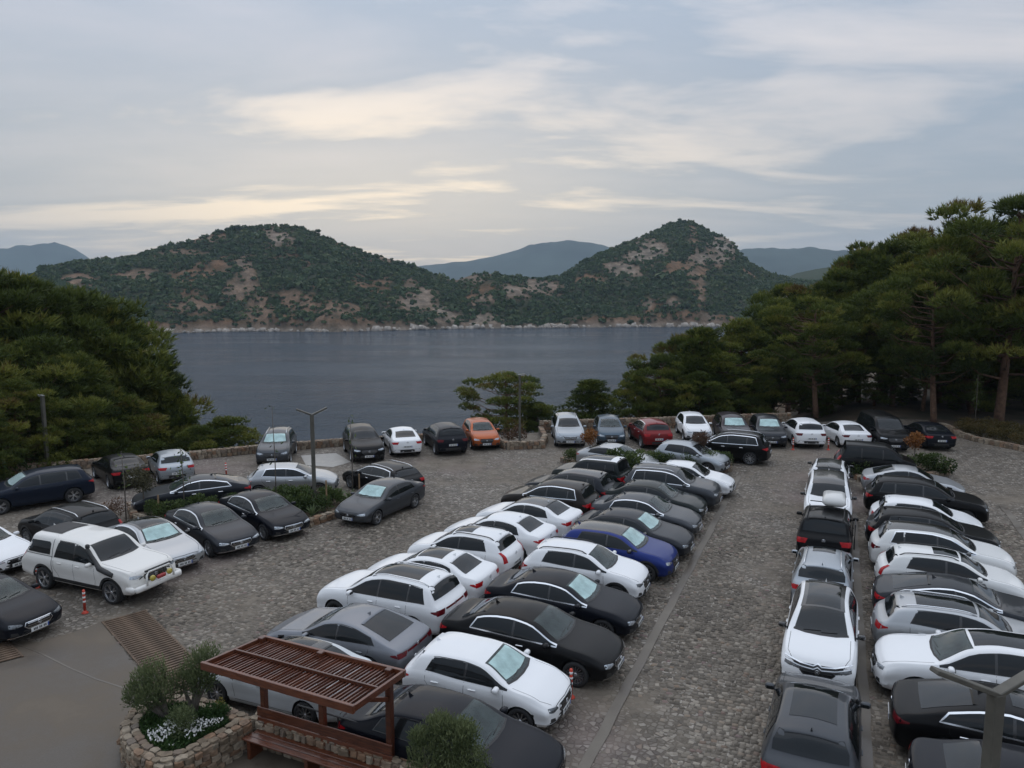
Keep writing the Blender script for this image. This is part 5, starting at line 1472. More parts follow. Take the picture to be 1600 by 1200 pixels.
ball_tree(921, 727, 670, .48, BALL_O, 'orange-leaved sapling in front of the blue-grey car')
ball_tree(1095, 728, 672, .50, BALL, 'brown-leaved sapling in front of the black crosswise SUV')
ball_tree(1427, 735, 675, .50, BALL_O, 'orange-leaved sapling beside the dark saloon at the right')
def sapling(px, py, ytop, label, nleaf=60, z=.18, col=None, th=.028):
    p = G(px, py, z); top = AT(px, ytop, p.y); h = top.z - z
    rng = np.random.default_rng(int(px))
    e = bpy.data.objects.new('sapling', None); COL.objects.link(e); e.location = p
    tk = MB(); tk.tube([(0, 0, -.1), (.03, 0, h * .5), (-.02, 0, h)], [th, th * .8, th * .4], 6); obj('stem', tk.mesh('stem', M_BARKG, True), e)
    P = np.stack([rng.normal(0, .16, nleaf), rng.normal(0, .16, nleaf), rng.uniform(h * .45, h, nleaf)], 1)
    q, t = leaves(P, np.tile([0, 0, .3], (nleaf, 1)), rng.uniform(.2, .8, nleaf), .16, .07, rng)
    obj('leaves', fast_mesh('sap', q, np.arange(len(q)).reshape(-1, 4), col or M_SHRUB, attr={'tone': t}), e)
    return tag(e, label, 'sapling')
sapling(432, 800, 634, 'tall bare sapling pole in front of the silver hatchback', 14)
sapling(551, 782, 652, 'tall bare sapling beside the black SUV facing inland', 22)
sapling(197, 812, 705, 'thin sapling at the left end of the planting bed', 26)
sapling(288, 800, 700, 'thin leafy sapling in front of the chrome-arced dark fastback', 70)
sapling(1522, 672, 585, 'young slim tree with a pale stem below the right hand pines', 160, .1)
def stake(px, py, ytop, label):
    p = G(px, py, .15); top = AT(px, ytop, p.y); mb = MB(); mb.box((0, 0, (top.z - .15) / 2), (.06, .06, top.z - .05), bev=.01)
    tag(obj('wooden_stake', mb.mesh('stake', pmat('stake_wood', (.24, .16, .09), .8, var=.3)), None, p), label, 'stake', 'stakes in the beds')
stake(511, 800, 752, 'wooden stake right of the forked lamp post')
stake(249, 812, 775, 'thick wooden stake in front of the chrome-arced dark fastback')
stake(562, 780, 742, 'wooden stake in front of the black estate car')

# ================================================================== LAMP POSTS
M_POST = pmat('lamp_post_paint', (.085, .080, .066), .55, var=.25, vscale=3)
M_HEAD = pmat('lamp_head', (.20, .20, .19), .45, var=.2)
M_LENS = pmat('lamp_lens', (.55, .56, .56), .25)
def lamp(base, h, kind, label, w=.13, arm=1.05, rz=0.0):
    e = bpy.data.objects.new('lamp_post', None); COL.objects.link(e); e.location = base; e.rotation_euler = (0, 0, rz)
    mb = MB(); mb.box((0, 0, h / 2 - .1), (w, w, h + .2), bev=.015); obj('post', mb.mesh('post', M_POST), e)
    b2 = MB(); b2.box((0, 0, .02), (w * 2.2, w * 2.2, .04), bev=.008); obj('base_plate', b2.mesh('bp', M_POST), e)
    if kind == 'fork':
        for sg in (1, -1):
            M = Matrix.Rotation(-sg * R(24), 3, 'Y')
            a = MB(); a.box(M @ Vector((sg * arm / 2, 0, 0)) + Vector((0, 0, h - .02)), (arm, w * .95, .075), M, bev=.012); ar = obj('arm', a.mesh('arm', M_POST), e)
            l = MB(); l.box(M @ Vector((sg * arm * .68, 0, -.045)) + Vector((0, 0, h - .02)), (arm * .5, w * .7, .02), M); obj('lamp_lens', l.mesh('lens', M_LENS), ar)
    else:
        a = MB(); a.box((.10, 0, h + .02), (.42, .16, .06), Matrix.Rotation(R(-6), 3, 'Y'), bev=.015); ar = obj('lamp_head', a.mesh('head', M_HEAD), e)
        l = MB(); l.box((.16, 0, h - .025), (.24, .11, .02), Matrix.Rotation(R(-6), 3, 'Y')); obj('lamp_lens', l.mesh('lens', M_LENS), ar)
    return tag(e, label, 'lamp post', 'car park lamp posts')
lamp(G(492, 790, .15), 4.15, 'fork', 'forked lamp post in the long planting bed beside the grey saloon', .17, .72, R(20))
lamp(G(812, 698, 0), 4.5, 'single', 'slim lamp post in the middle bed against the water', .14)
lamp(G(75, 735, 0), 4.1, 'single', 'lamp post leaning in front of the left pines', .17, rz=R(160))
lamp(Vector((7.38, 11.0, 0)), 3.84, 'fork', 'forked lamp post at the lower right corner, cut by the frame', .19, 1.25, R(12))

# ================================================================== DELINEATOR POSTS
M_RED = pmat('delineator_red', (.52, .055, .030), .5, var=.2)
M_WHT = pmat('reflector_white', (.75, .75, .74), .4)
def bollard(px, py, label, tilt=0.0, h=.75):
    p = G(px, py, 0)
    e = bpy.data.objects.new('delineator_post', None); COL.objects.link(e); e.location = p; e.rotation_euler = (0, tilt, px)
    b = MB(); b.lathe([(.10, 0), (.10, .02), (.055, .06), (.04, .09)], 14, 'z', True); obj('base', b.mesh('dbase', M_RED, True), e)
    t = MB(); t.lathe([(.040, .08), (.040, h - .02), (.025, h)], 14, 'z', True); obj('post', t.mesh('dpost', M_RED, True), e)
    for z in (h * .50, h * .68, h * .86):
        r = MB(); r.lathe([(.0415, z - .03), (.0425, z - .03), (.0425, z + .03), (.0415, z + .03)], 14, 'z'); obj('reflector_band', r.mesh('dband', M_WHT, True), e)
    return tag(e, label, 'delineator', 'red delineator posts')
for q in ((133, 958, 'red and white post before the front wheel of the white pickup'), (60, 918, 'red post between the white pickup and black saloon', ), (892, 1090, 'red and white post at the nose of the white hatchback'),
          (937, 984, 'red post by the front wheel of the black saloon with foil sunshade'), (354, 745, 'red and white post leaning near the seaward wall', .12), (812, 893, 'red and white post at the tail of the white crossover with dark rear panel'),
          (1239, 703, 'red post left of the white crossover by the grove'), (1294, 703, 'red post right of the white crossover by the grove'), (777, 926, 'red post at the tail of the white saloon with panoramic roof'), (727, 972, 'red post at the rear corner of the large white SUV'), (1183, 707, 'red post behind the black crosswise SUV')):
    bollard(*q)

# ================================================================== STEEL GRATING OVER THE DRAIN
M_GRATE = pmat('rusty_grate', (.115, .078, .052), .7, metal=.3, var=.5, vscale=3)
M_PIT = pmat('drain_pit', (.012, .010, .008), .95)
def grate(c0, c1, c2, n, label):
    """c0->c1 along one bar, c0->c2 along the row of bars"""
    e = bpy.data.objects.new('drain_grate', None); COL.objects.link(e); e.location = (c0.x, c0.y, .02)
    d = c1 - c0; r = c2 - c0; o = Vector((0, 0, 0))
    obj('pit', mesh('pit', [(0, 0, .001), tuple(d + Vector((0, 0, .001))), tuple(d + r + Vector((0, 0, .001))), tuple(r + Vector((0, 0, .001)))], [(0, 1, 2, 3)] if d.cross(r).z > 0 else [(3, 2, 1, 0)], [M_PIT]), e)
    ang = math.atan2(d.y, d.x); st = r.length / n
    bar = MB(); bar.box((d.length / 2, 0, .02), (d.length, st * .56, .036), bev=.006); bm_ = bar.mesh('bar', M_GRATE)
    for i in range(n): obj('bar', bm_, e, tuple(r * ((i + .5) / n)), (0, 0, ang))
    fr = MB()
    for a, b in ((o, r), (d, d + r)):
        m_ = (a + b) / 2; dd = b - a; fr.box(m_ + Vector((0, 0, .015)), (dd.length, .05, .03), Matrix.Rotation(math.atan2(dd.y, dd.x), 3, 'Z'))
    obj('grate_frame', fr.mesh('gframe', M_GRATE), e)
    tag(e, label, 'grate')
g0, g1, g2 = G(160, 973), G(226, 955), G(262, 1092)
grate(g0, g1, g2, 40, 'long rusty steel grate of parallel bars beside the stone planter')
q0, q1, q2 = G(-60, 1010), G(-20, 998), G(-10, 1030)
grate(G(-40, 1016), G(12, 1003), G(-18, 1042), 9, 'rusty steel grate at the left frame edge below the black saloon')

# ================================================================== STONE PLANTER WITH OLIVES
PZ = .62
pl = [G(x, y, PZ) for x, y in ((197, 1150), (196, 1128), (213, 1106), (246, 1090), (290, 1089), (337, 1100), (388, 1122), (383, 1132), (330, 1162), (285, 1186), (250, 1192), (215, 1175))]
PL = ccw([Vector((p.x, p.y, 0)) for p in pl])
cx = sum(p.x for p in PL) / len(PL); cy = sum(p.y for p in PL) / len(PL)
CEN = Vector((cx, cy, 0))
PLc = [CEN + (p - CEN) * .90 for p in PL]
stone_wall('stone_planter', 'rounded rubble stone planter with olive trees beside the pergola', PLc, PZ, .36, .19, True, ('front', 'cap'), True, 'planter', 21)
INN = [CEN + (p - CEN) * .72 for p in PL]
so = obj('planter_soil', mesh('psoil', [(p.x, p.y, PZ - .10) for p in [CEN + (p - CEN) * .84 for p in PL]], [tuple(range(len(PL)))], [M_SOIL])); struct(so)
def cover(name, P, z, n, mat, ln, wd, label, seed, up=.8, hmax=.14, pred=None):
    rng = np.random.default_rng(seed); xs = [p.x for p in P]; ys = [p.y for p in P]; pts = []
    pp = [(p.x, p.y) for p in P]
    while len(pts) < n:
        x, y = rng.uniform(min(xs), max(xs)), rng.uniform(min(ys), max(ys))
        if inpoly(x, y, pp) and (pred is None or pred(x, y)): pts.append((x, y, z + rng.uniform(0, hmax) * (.6 + .6 * abs(fbm(x, y, 1., 2, 3.)))))
    P_ = np.array(pts); q, t = leaves(P_, np.tile([0, 0, up], (n, 1)), rng.uniform(.15, .85, n), ln, wd, rng)
    o = obj(name, fast_mesh(name, q, np.arange(len(q)).reshape(-1, 4), mat, attr={'tone': t})); stuff(o); o['label'] = label; o['category'] = 'plants'
cover('ground_cover', INN, PZ - .10, 9000, M_GCOVER, .075, .028, 'green ground cover in the stone planter', 3, hmax=.24)
cover('white_flowers', INN, PZ + .10, 330, M_FLOWER, .055, .055, 'small white flowers in the stone planter', 4, 1.5, .10, lambda x, y: y < cy + .05 and fbm(x, y, 8., 2, 1.6) > -.12)
def olive(p, h, r, label, seed, lean, clumps):
    rng = np.random.default_rng(seed)
    e = bpy.data.objects.new('olive_tree', None); COL.objects.link(e); e.location = p
    tk = MB(); Q = []; D = []; Tn = []
    for (x, y, z, cr) in clumps:
        tk.tube([(0, 0, -.15), (x * .25, y * .25, z * .35), (x * .7, y * .7, z * .7), (x, y, z)], [.06, .05, .035, .012], 7)
        n = int(900 * cr / .3)
        d = rng.normal(size=(n, 3)); d /= np.linalg.norm(d, axis=1)[:, None]
        P = np.array([x, y, z]) + d * np.array([cr, cr, cr * 1.15]) * rng.uniform(.2, 1.0, (n, 1)) ** .7 + rng.normal(0, .04, (n, 3))
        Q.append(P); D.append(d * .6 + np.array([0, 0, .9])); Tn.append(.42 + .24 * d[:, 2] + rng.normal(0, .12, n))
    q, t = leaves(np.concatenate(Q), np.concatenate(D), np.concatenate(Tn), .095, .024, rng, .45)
    obj('crown', fast_mesh('olive_crown', q, np.arange(len(q)).reshape(-1, 4), M_OLIVE, attr={'tone': t}), e)
    obj('trunk', tk.mesh('olive_trunk', M_BARKG, True), e)
    return tag(e, label, 'olive tree')
ob = G(262, 1128, PZ - .1)
olive(ob, 0, 0, 'olive tree leaning left at the back of the stone planter', 1, 0, [(-.62, .25, .78, .30), (-.30, .15, 1.02, .34), (-.05, -.05, .70, .30), (-.75, .1, .55, .24), (-.35, -.15, .62, .26)])
ob2 = G(302, 1120, PZ - .1)
olive(ob2, 0, 0, 'taller olive tree at the right of the stone planter', 2, 0, [(.05, .2, 1.05, .34), (.30, .15, 1.28, .30), (.18, .0, .85, .30), (-.25, .1, .78, .26), (.38, .1, .98, .24)])
sb = leaf_ball('planter_shrub', M_OLIVE, .42, .36, 2200, .08, .022, 71, .30)
tag(obj('shrub', sb, None, G(285, 1150, PZ - .1)), 'grey-green shrub among the flowers in the stone planter', 'shrub')
sb2 = leaf_ball('planter_shrub2', M_GCOVER, .30, .26, 1200, .07, .03, 72, .22)
tag(obj('shrub', sb2, None, G(338, 1130, PZ - .1)), 'dark green shrub at the right end of the stone planter', 'shrub')
sb3 = leaf_ball('planter_shrub3', M_YELLOW, .14, .16, 260, .06, .03, 73, .22)
tag(obj('shrub', sb3, None, G(346, 1116, PZ - .1)), 'small yellow-leaved plant at the back right of the planter', 'plant')
# bush in front of the black saloon at the bottom of the frame
bp_ = Vector((-1.18, 13.0, 0))
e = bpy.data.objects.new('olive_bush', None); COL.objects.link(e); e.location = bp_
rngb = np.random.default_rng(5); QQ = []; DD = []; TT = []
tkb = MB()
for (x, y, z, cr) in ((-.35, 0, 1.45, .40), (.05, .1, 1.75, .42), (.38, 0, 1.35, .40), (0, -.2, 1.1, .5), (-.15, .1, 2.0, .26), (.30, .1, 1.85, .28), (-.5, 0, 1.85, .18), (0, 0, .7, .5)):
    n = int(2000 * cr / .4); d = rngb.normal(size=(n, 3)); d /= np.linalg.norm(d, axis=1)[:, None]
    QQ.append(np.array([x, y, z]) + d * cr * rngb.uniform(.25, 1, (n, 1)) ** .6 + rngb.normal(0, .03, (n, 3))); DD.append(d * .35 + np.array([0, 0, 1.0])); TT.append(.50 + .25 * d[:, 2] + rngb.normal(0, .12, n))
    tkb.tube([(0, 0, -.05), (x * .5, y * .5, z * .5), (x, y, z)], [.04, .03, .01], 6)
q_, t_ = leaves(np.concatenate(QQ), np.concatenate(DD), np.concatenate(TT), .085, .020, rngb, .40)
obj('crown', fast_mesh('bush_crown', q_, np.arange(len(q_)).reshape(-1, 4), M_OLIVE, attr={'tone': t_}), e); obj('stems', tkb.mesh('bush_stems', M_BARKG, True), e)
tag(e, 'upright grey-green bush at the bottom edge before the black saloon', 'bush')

# low wall behind the bench
LW = [G(398, 1118, .6), G(470, 1140, .6), G(540, 1161, .6), G(605, 1181, .6), G(670, 1203, .6), G(760, 1235, .6)]
stone_wall('stone_wall', 'low rubble stone wall behind the pergola bench', [Vector((p.x, p.y, 0)) for p in LW], .60, .34, .19, False, ('front', 'back', 'cap'), True, 'wall', 22)

# ================================================================== PERGOLA AND BENCH
def wood_mat(name, c0, c1):
    m = bpy.data.materials.new(name); m.use_nodes = True; nt = m.node_tree; b = nt.nodes['Principled BSDF']; L = nt.links.new
    tc = N(nt, 'ShaderNodeTexCoord'); mp = N(nt, 'ShaderNodeMapping'); mp.inputs['Scale'].default_value = (1.0, 9, 9); L(tc.outputs['Object'], mp.inputs[0])
    n = N(nt, 'ShaderNodeTexNoise'); n.inputs['Scale'].default_value = 4; n.inputs['Detail'].default_value = 7; L(mp.outputs[0], n.inputs['Vector'])
    oi = N(nt, 'ShaderNodeObjectInfo')
    c = ramp(nt, mathn(nt, 'ADD', n.outputs[0], mathn(nt, 'MULTIPLY', mathn(nt, 'SUBTRACT', oi.outputs['Random'], .5), .25)), [(0.3, c0), (0.7, c1)])
    L(c, b.inputs['Base Color']); b.inputs['Roughness'].default_value = .32; b.inputs['Coat Weight'].default_value = .25
    return m
M_WOOD = wood_mat('stained_wood', (.050, .015, .008), (.14, .044, .020))
M_SLAT = wood_mat('slat_wood', (.048, .015, .009), (.13, .042, .021))
def pergola():
    z = 2.40
    A, B, C, D = G(413, 998, z), G(631, 1052, z), G(551, 1108, z), G(317, 1040, z)    # far left, far right, near right, near left
    e = bpy.data.objects.new('pergola', None); COL.objects.link(e); e.location = ((A.x + C.x) / 2, (A.y + C.y) / 2, 0)
    o = Vector(e.location)
    A, B, C, D = (p - o for p in (A, B, C, D))
    def beam(nm, p, q, w, h, mat=M_WOOD, dz=0.0, ext=0.0):
        d = q - p; L_ = d.length + ext; mb = MB(); mb.box((0, 0, 0), (L_, w, h), bev=min(w, h) * .10)
        m_ = (p + q) / 2
        pitch_ = -math.asin(max(-1, min(1, d.z / max(d.length, 1e-6))))
        return obj(nm, mb.mesh(nm, mat), e, (m_.x, m_.y, m_.z + dz), (0, pitch_, math.atan2(d.y, d.x)))
    beam('front_beam', D, C, .07, .16, ext=.07); beam('back_beam', A, B, .07, .14, ext=.07)
    beam('side_beam', A, D, .06, .13, ext=-.075); beam('side_beam', B, C, .06, .13, ext=-.075)
    beam('middle_beam', (A + D) / 2, (B + C) / 2, .045, .07, dz=.030, ext=-.07)
    n = 40
    for i in range(1, n):
        t = i / n
        p = A.lerp(B, t); q = D.lerp(C, t)
        s_ = beam('slat', p.lerp(q, .03), p.lerp(q, .97), .030, .05, M_SLAT, -.03 + .004 * ((i * 7) % 3))
        s_.rotation_euler[0] = R(random.uniform(-9, 9)) + R(8)
    # posts stand at the back edge and run up through the roof
    u = (B - A).normalized(); v = (D - A).normalized()
    posts = [A + v * .12 + u * .06, A + v * .12 + u * ((B - A).length * .46), A + v * .12 + u * ((B - A).length * .93)]
    for p in posts:
        mb = MB(); mb.box((0, 0, (z + .10) / 2), (.13, .13, z + .10), bev=.012); obj('post', mb.mesh('post', M_WOOD), e, (p.x, p.y, 0), (0, 0, math.atan2(u.y, u.x)))
        br = p + v * 1.0
        beam('bracket', Vector((p.x, p.y, z - .55)), Vector((br.x, br.y, z - .09)), .07, .09)
    tag(e, 'red-brown slatted wooden pergola over a bench at the bottom', 'pergola')
    # bench under it, in front of the posts
    b = bpy.data.objects.new('bench', None); COL.objects.link(b); b.location = e.location
    P0, P2 = posts[0] + v * .10 - u * .10, posts[2] + v * .10 + u * .12
    ang = math.atan2(u.y, u.x); Lb = (P2 - P0).length
    mid = (P0 + P2) / 2
    for k, zz in enumerate((.60, .84)):
        mb = MB(); mb.box((0, 0, 0), (Lb, .035, .21), Matrix.Rotation(R(-6), 3, 'X'), bev=.01); obj('back_board', mb.mesh('bb', M_WOOD), b, (mid.x, mid.y, zz), (0, 0, ang))
    for k in range(3):
        c = mid + v * (.12 + .15 * k); mb = MB(); mb.box((0, 0, 0), (Lb * .96, .135, .04), bev=.008); obj('seat_board', mb.mesh('sb', M_WOOD), b, (c.x, c.y, .44), (0, 0, ang))
    for t in (.06, .5, .94):
        c = P0.lerp(P2, t) + v * .27; mb = MB(); mb.box((0, 0, .21), (.09, .40, .42), bev=.01); obj('leg', mb.mesh('bl', M_WOOD), b, (c.x, c.y, 0), (0, 0, ang))
    tag(b, 'red-brown wooden bench built under the pergola', 'bench')
    # black railing on the wall behind
    r = bpy.data.objects.new('metal_railing', None); COL.objects.link(r)
    q0, q1 = LW[0].lerp(LW[2], .45), LW[2].lerp(LW[3], .75); q0 = q0 + Vector((.06, .12, 0)); q1 = q1 + Vector((.06, .12, 0))
    r.location = (q0.x, q0.y, 0); d = q1 - q0; d.z = 0
    t = MB(); t.tube([(0, 0, 1.04), tuple(d + Vector((0, 0, 1.04)))], .02, 8); obj('rail', t.mesh('rail', M_TRIM), r)
    for k in (0, .5, 1):
        t = MB(); t.tube([tuple(d * k), tuple(d * k + Vector((0, 0, 1.04)))], .018, 8); obj('railing_post', t.mesh('rp', M_TRIM), r)
    tag(r, 'black metal railing behind the pergola bench', 'railing')
pergola()
# ================================================================== THE CARS
WHITE = paint('white', (.78, .79, .80), 0, .18); PEARL = paint('pearl', (.72, .725, .715), 0, .25)
BLACK = paint('black', (.004, .0042, .005), 0, .05, .36); BLACKB = paint('black_blue', (.004, .0055, .010), 0, .05, .40)
DGREY = paint('dark_grey', (.020, .023, .029), .3, .08, .52); GREY = paint('grey', (.055, .060, .068), .4, .1)
MGREY = paint('mid_grey', (.20, .212, .235), .55, .15); SILVER = paint('silver', (.42, .435, .45), .65, .2)
SILVB = paint('silver_blue', (.33, .36, .39), .6, .2); BROWN = paint('brown_black', (.012, .009, .008), .1, .12)
NAVY = paint('navy', (.006, .012, .026), .2, .1); BLUE = paint('blue', (.012, .028, .16), .35, .12)
BLUEG = paint('blue_grey', (.055, .085, .115), .5, .2); REDP = paint('red', (.17, .010, .012), .3, .15)
ORANGE = paint('orange', (.36, .085, .022), .35, .15); PURPLE = paint('plum', (.020, .013, .019), .3, .1)
GREENG = paint('green_black', (.008, .013, .013), .2, .1); TEAL = paint('pale_green', (.42, .52, .48), .1, .2)
WARMW = paint('warm_white', (.74, .725, .69), 0, .35); GREYW = paint('ice_grey', (.56, .59, .61), .1, .2)
def hd(h): return Vector((math.cos(R(h)), math.sin(R(h)), 0))
def PF(px, py, h, L): return G(px, py, .12).xy.to_3d() - hd(h) * L / 2
def PR(px, py, h, L): return G(px, py, .15).xy.to_3d() + hd(h) * L / 2
def PW(f, r, kind, h=None):
    a, b = G(*f), G(*r); t = TYPES[kind]
    d = (a - b).normalized(); hh = math.degrees(math.atan2(d.y, d.x)) if h is None else h
    d = hd(hh); n = Vector((-d.y, d.x, 0)); m = (a + b) / 2
    if n.dot(m) < 0: n = -n
    return m + n * (t.W - .05) - d * (t.L / 2 - t.fo - t.wb / 2), hh
XY = lambda x, y: Vector((x, y, 0))
GM, GMR, GRC, GRR, GLA, GLB, GF = ('middle block, cars facing the left lane', 'middle block, cars facing the right aisle', 'single file of cars right of the aisle', 'row of cars at the right', 'left row facing the lane', 'cars around the left bed', 'far cars along the wall and grove')

# --- middle block, left-facing row
car('sedan', 'pale silver saloon with black roof beside the pergola', 'pale silver saloon beside the pergola', AB(14.0, -11.9), 157, GREYW, roof=M_GLOSSBLK, sunroof='big', rim='ten', group=GM, sx=0.9)
car('fastback', 'grey fastback saloon behind the pergola with a wide dark rear window', 'grey fastback behind the pergola', AB(16.35, -11.75), 156, MGREY, tail='bar', group=GM, taild=True, clear=True, sx=0.93)
car('suvl', 'large white SUV with a panoramic roof, nearest of the white cars', 'large white SUV', AB(18.8, -11.9), 156, WHITE, sunroof='big', rails='chrome', tail='bar', clad=False, taild=True, rimd=True, rim='five', group=GM, sx=0.94)
car('sedan', 'white saloon with a dark panoramic roof beside the large white SUV', 'white saloon with panoramic roof', AB(21.1, -11.85), 155, WHITE, sunroof='big', group=GM, sx=0.93)
car('crossover', 'white crossover with dark rear panel and black roof rails', 'white crossover with rails', AB(23.4, -11.75), 155, WHITE, rails='black', sunroof='small', tail='tall', group=GM, clad=False, sx=0.95)
car('sedan', 'white saloon with plain white roof and grey rear window', 'white saloon with white roof', AB(25.75, -11.45), 154, WHITE, rim='ten', group=GM, sx=0.92)
car('sedan', 'white saloon with black roof, farthest of the white cars in the row', 'white saloon with black roof', AB(28.1, -11.2), 153, WHITE, roof=M_GLOSSBLK, group=GM, sx=0.92)
car('suv', 'brown-black SUV with chrome window frames beside the white cars', 'brown-black SUV', AB(30.5, -11.15), 153, BROWN, chrome=True, clad=False, clear=True, group=GM, sx=0.95)
car('suv', 'dark SUV behind the brown-black SUV with chrome windows', 'dark SUV of the middle row', AB(32.7, -11.0), 153, DGREY, roof=M_GLOSSBLK, clear=True, group=GM, sx=0.95)
car('boxy', 'dark green off-roader with a white roof at the end of the middle row', 'dark green off-roader', AB(35.3, -10.75), 153, GREENG, roof=WHITE, sunroof='big', group=GM, sx=0.88)
# --- middle block, right-facing row
car('sedan', 'black saloon partly behind the bush at the bottom of the picture', 'black saloon at the bottom', AB(13.15, -6.95), -23, BLACKB, clear=True, group=GMR, sx=1.0)
car('hatch', 'white hatchback with a foil sunshade beside the black limousine', 'white hatchback near the pergola', AB(15.7, -7.3), -23, WHITE, shade='foil', group=GMR, headd=True, sx=0.98)
car('sedan', 'long black limousine with chrome window frames and multi-spoke wheels', 'long black limousine', AB(18.2, -7.15), -23, BLACK, chrome=True, sy=1.03, sz=1.02, clear=True, rim='multi', group=GMR, sx=1.04)
car('sedan', 'black saloon with chrome window frames and foil sunshade next to white crossover', 'black saloon with chrome frames', AB(20.8, -7.15), -23, BLACKB, chrome=True, shade='foil', rim='multi', group=GMR, sx=0.99)
car('crossover', 'white crossover with black roof rails facing the aisle', 'white crossover facing the aisle', AB(23.3, -7.25), -23, WHITE, rails='black', clad=True, clear=True, headd=True, group=GMR, sx=0.97)
car('crossover', 'bright blue crossover with a black roof', 'bright blue crossover', AB(25.6, -6.8), -24, BLUE, roof=M_GLOSSBLK, sy=1.02, shade='foil', group=GMR, sx=0.99)
car('sedan', 'dark grey saloon with foil sunshade beside the bright blue crossover', 'dark grey saloon by the blue car', AB(27.9, -6.8), -25, DGREY, shade='foil', group=GMR, sx=0.95)
car('sedan', 'mid grey saloon with chrome side window line in the middle row', 'mid grey saloon', AB(30.35, -6.9), -25, GREY, chrome=True, clear=True, group=GMR, sx=0.95)
car('sedan', 'green-black saloon between the mid grey saloon and grey SUV', 'green-black saloon', AB(32.6, -7.05), -25, GREENG, clear=True, group=GMR, sx=0.95)
car('suvl', 'grey SUV with chrome roof rails beside the white saloon at the row end', 'grey SUV with chrome rails', AB(34.7, -6.7), -25, GREY, rails='chrome', chrome=True, clad=False, group=GMR, sx=0.93)
car('sedan', 'white saloon at the far end of the right-facing middle row', 'white saloon at the row end', AB(37.0, -6.35), -25, WHITE, headd=True, group=GMR, sx=0.92)
# --- single file
car('suv', 'dark grey SUV with big glass roof at the bottom of the single file', 'dark grey SUV with glass roof', AB(16.4, -.05), 67, GREY, sunroof='big', group=GRC, sx=0.97, sy=0.97)
car('suv', 'white crossover SUV with black roof and chevron nose facing the camera', 'white SUV with chevron nose', AB(21.3, .0), -113, WHITE, roof=M_GLOSSBLK, sunroof='big', clad=True, group=GRC, headd=True, rim='five', sy=0.95)
car('suv', 'grey SUV with silver roof rails in the single file', 'grey SUV with silver rails', AB(26.0, -.05), 67, SILVB, rails='chrome', sunroof='small', group=GRC, sz=.97, sx=0.95, sy=0.94)
JEEP = car('boxy', 'black off-roader with white roof box and red tail lamps', 'black off-roader', AB(30.5, -.05), 67, BLACK, rails='black', group=GRC, sx=0.96)
car('boxy', 'white off-roader with black roof facing the camera behind the roof box', 'white off-roader with black roof', AB(34.9, -.05), -113, WHITE, roof=M_GLOSSBLK, group=GRC, sz=1.03, sx=0.96)
car('crossover', 'white crossover with black roof, last of the single file', 'white crossover with black roof', AB(40.2, -.05), 67, WHITE, roof=M_GLOSSBLK, rails='chrome', group=GRC)
# --- right row
car('sedan', 'dark saloon cut off by the bottom edge at the lower right', 'dark saloon at the lower right', AB(15.55, 4.0), -23, BLACKB, group=GRR)
car('fastback', 'black fastback with chrome window line beside the white sports SUV', 'black fastback', AB(17.95, 3.95), -23, BLACK, chrome=True, sx=1.04, sz=1.05, sunroof='small', taild=True, group=GRR)
car('suvl', 'white sports SUV with glass roof facing left towards the single file', 'white sports SUV', AB(20.6, 3.6), 157, WHITE, sunroof='big', clad=False, clear=True, sz=.97, group=GRR, rim='five')
car('crossover', 'silver crossover with black glass roof beside the white sports SUV', 'silver crossover with glass roof', AB(22.8, 3.5), -23, SILVER, sunroof='big', rails='chrome', sx=1.05, group=GRR)
car('fastback', 'dark grey fastback with silver window line in the right row', 'dark grey fastback', AB(25.05, 3.75), -23, DGREY, chrome=True, group=GRR)
car('crossover', 'white crossover with black rails and small sunroof in the right row', 'white crossover in the right row', AB(27.25, 3.65), -23, PEARL, rails='black', sunroof='small', tail='tall', clad=False, group=GRR)
car('suv', 'white SUV with black roof and chrome window frame in the right row', 'white SUV with chrome frame', AB(29.6, 3.65), -23, PEARL, roof=M_GLOSSBLK, chrome=True, taild=True, clad=False, group=GRR)
car('suv', 'black SUV between two white cars in the right row', 'black SUV in the right row', AB(31.9, 3.6), -23, BLACK, sz=.95, group=GRR)
car('hatch', 'white hatchback mostly hidden between black SUVs in the right row', 'white hatchback in the right row', AB(34.1, 3.6), -23, WHITE, group=GRR)
car('suvl', 'long black SUV with silver tail beside the pale coupe', 'long black SUV', AB(36.7, 3.8), -23, BLACK, clad=False, group=GRR)
car('fastback', 'pale silver coupe, last of the right row by the bed', 'pale silver coupe', AB(40.4, 3.6), -23, SILVER, group=GRR, sx=0.92)
# --- left row facing the lane
car('hatch', 'black hatchback with chrome star badge at the left frame edge', 'black hatchback at the left', PF(66, 992, -22, 4.42), -22, BLACKB, chrome=True, sx=1.09, headd=True, group=GLA, clear=True)
TRUCKP, TRUCKH = PW((172, 945), (72, 920), 'pickup')
car('sedan', 'white saloon half out of frame behind the white pickup', 'white saloon at the left edge', PF(30, 893, -25, 4.72), -25, WHITE, group=GLA, clear=True)
car('sedan', 'silver saloon with black roof and foil sunshade beside the white pickup', 'silver saloon by the pickup', PF(288, 893, -38, 4.3), -38, SILVER, roof=M_GLOSSBLK, sunroof='big', shade='foil', chrome=True, sz=1.03, group=GLA, sx=0.91)
car('sedan', 'dark grey saloon with chrome trim, nearer of the two alike saloons', 'nearer dark saloon', PF(381, 864, -40, 4.6), -40, DGREY, chrome=True, clear=True, group=GLA, sx=0.97)
car('sedan', 'black saloon with chrome trim beside the lamp post bed', 'black saloon by the lamp bed', PF(463, 838, -40, 4.6), -40, BLACKB, chrome=True, clear=True, group=GLA, sx=0.97)
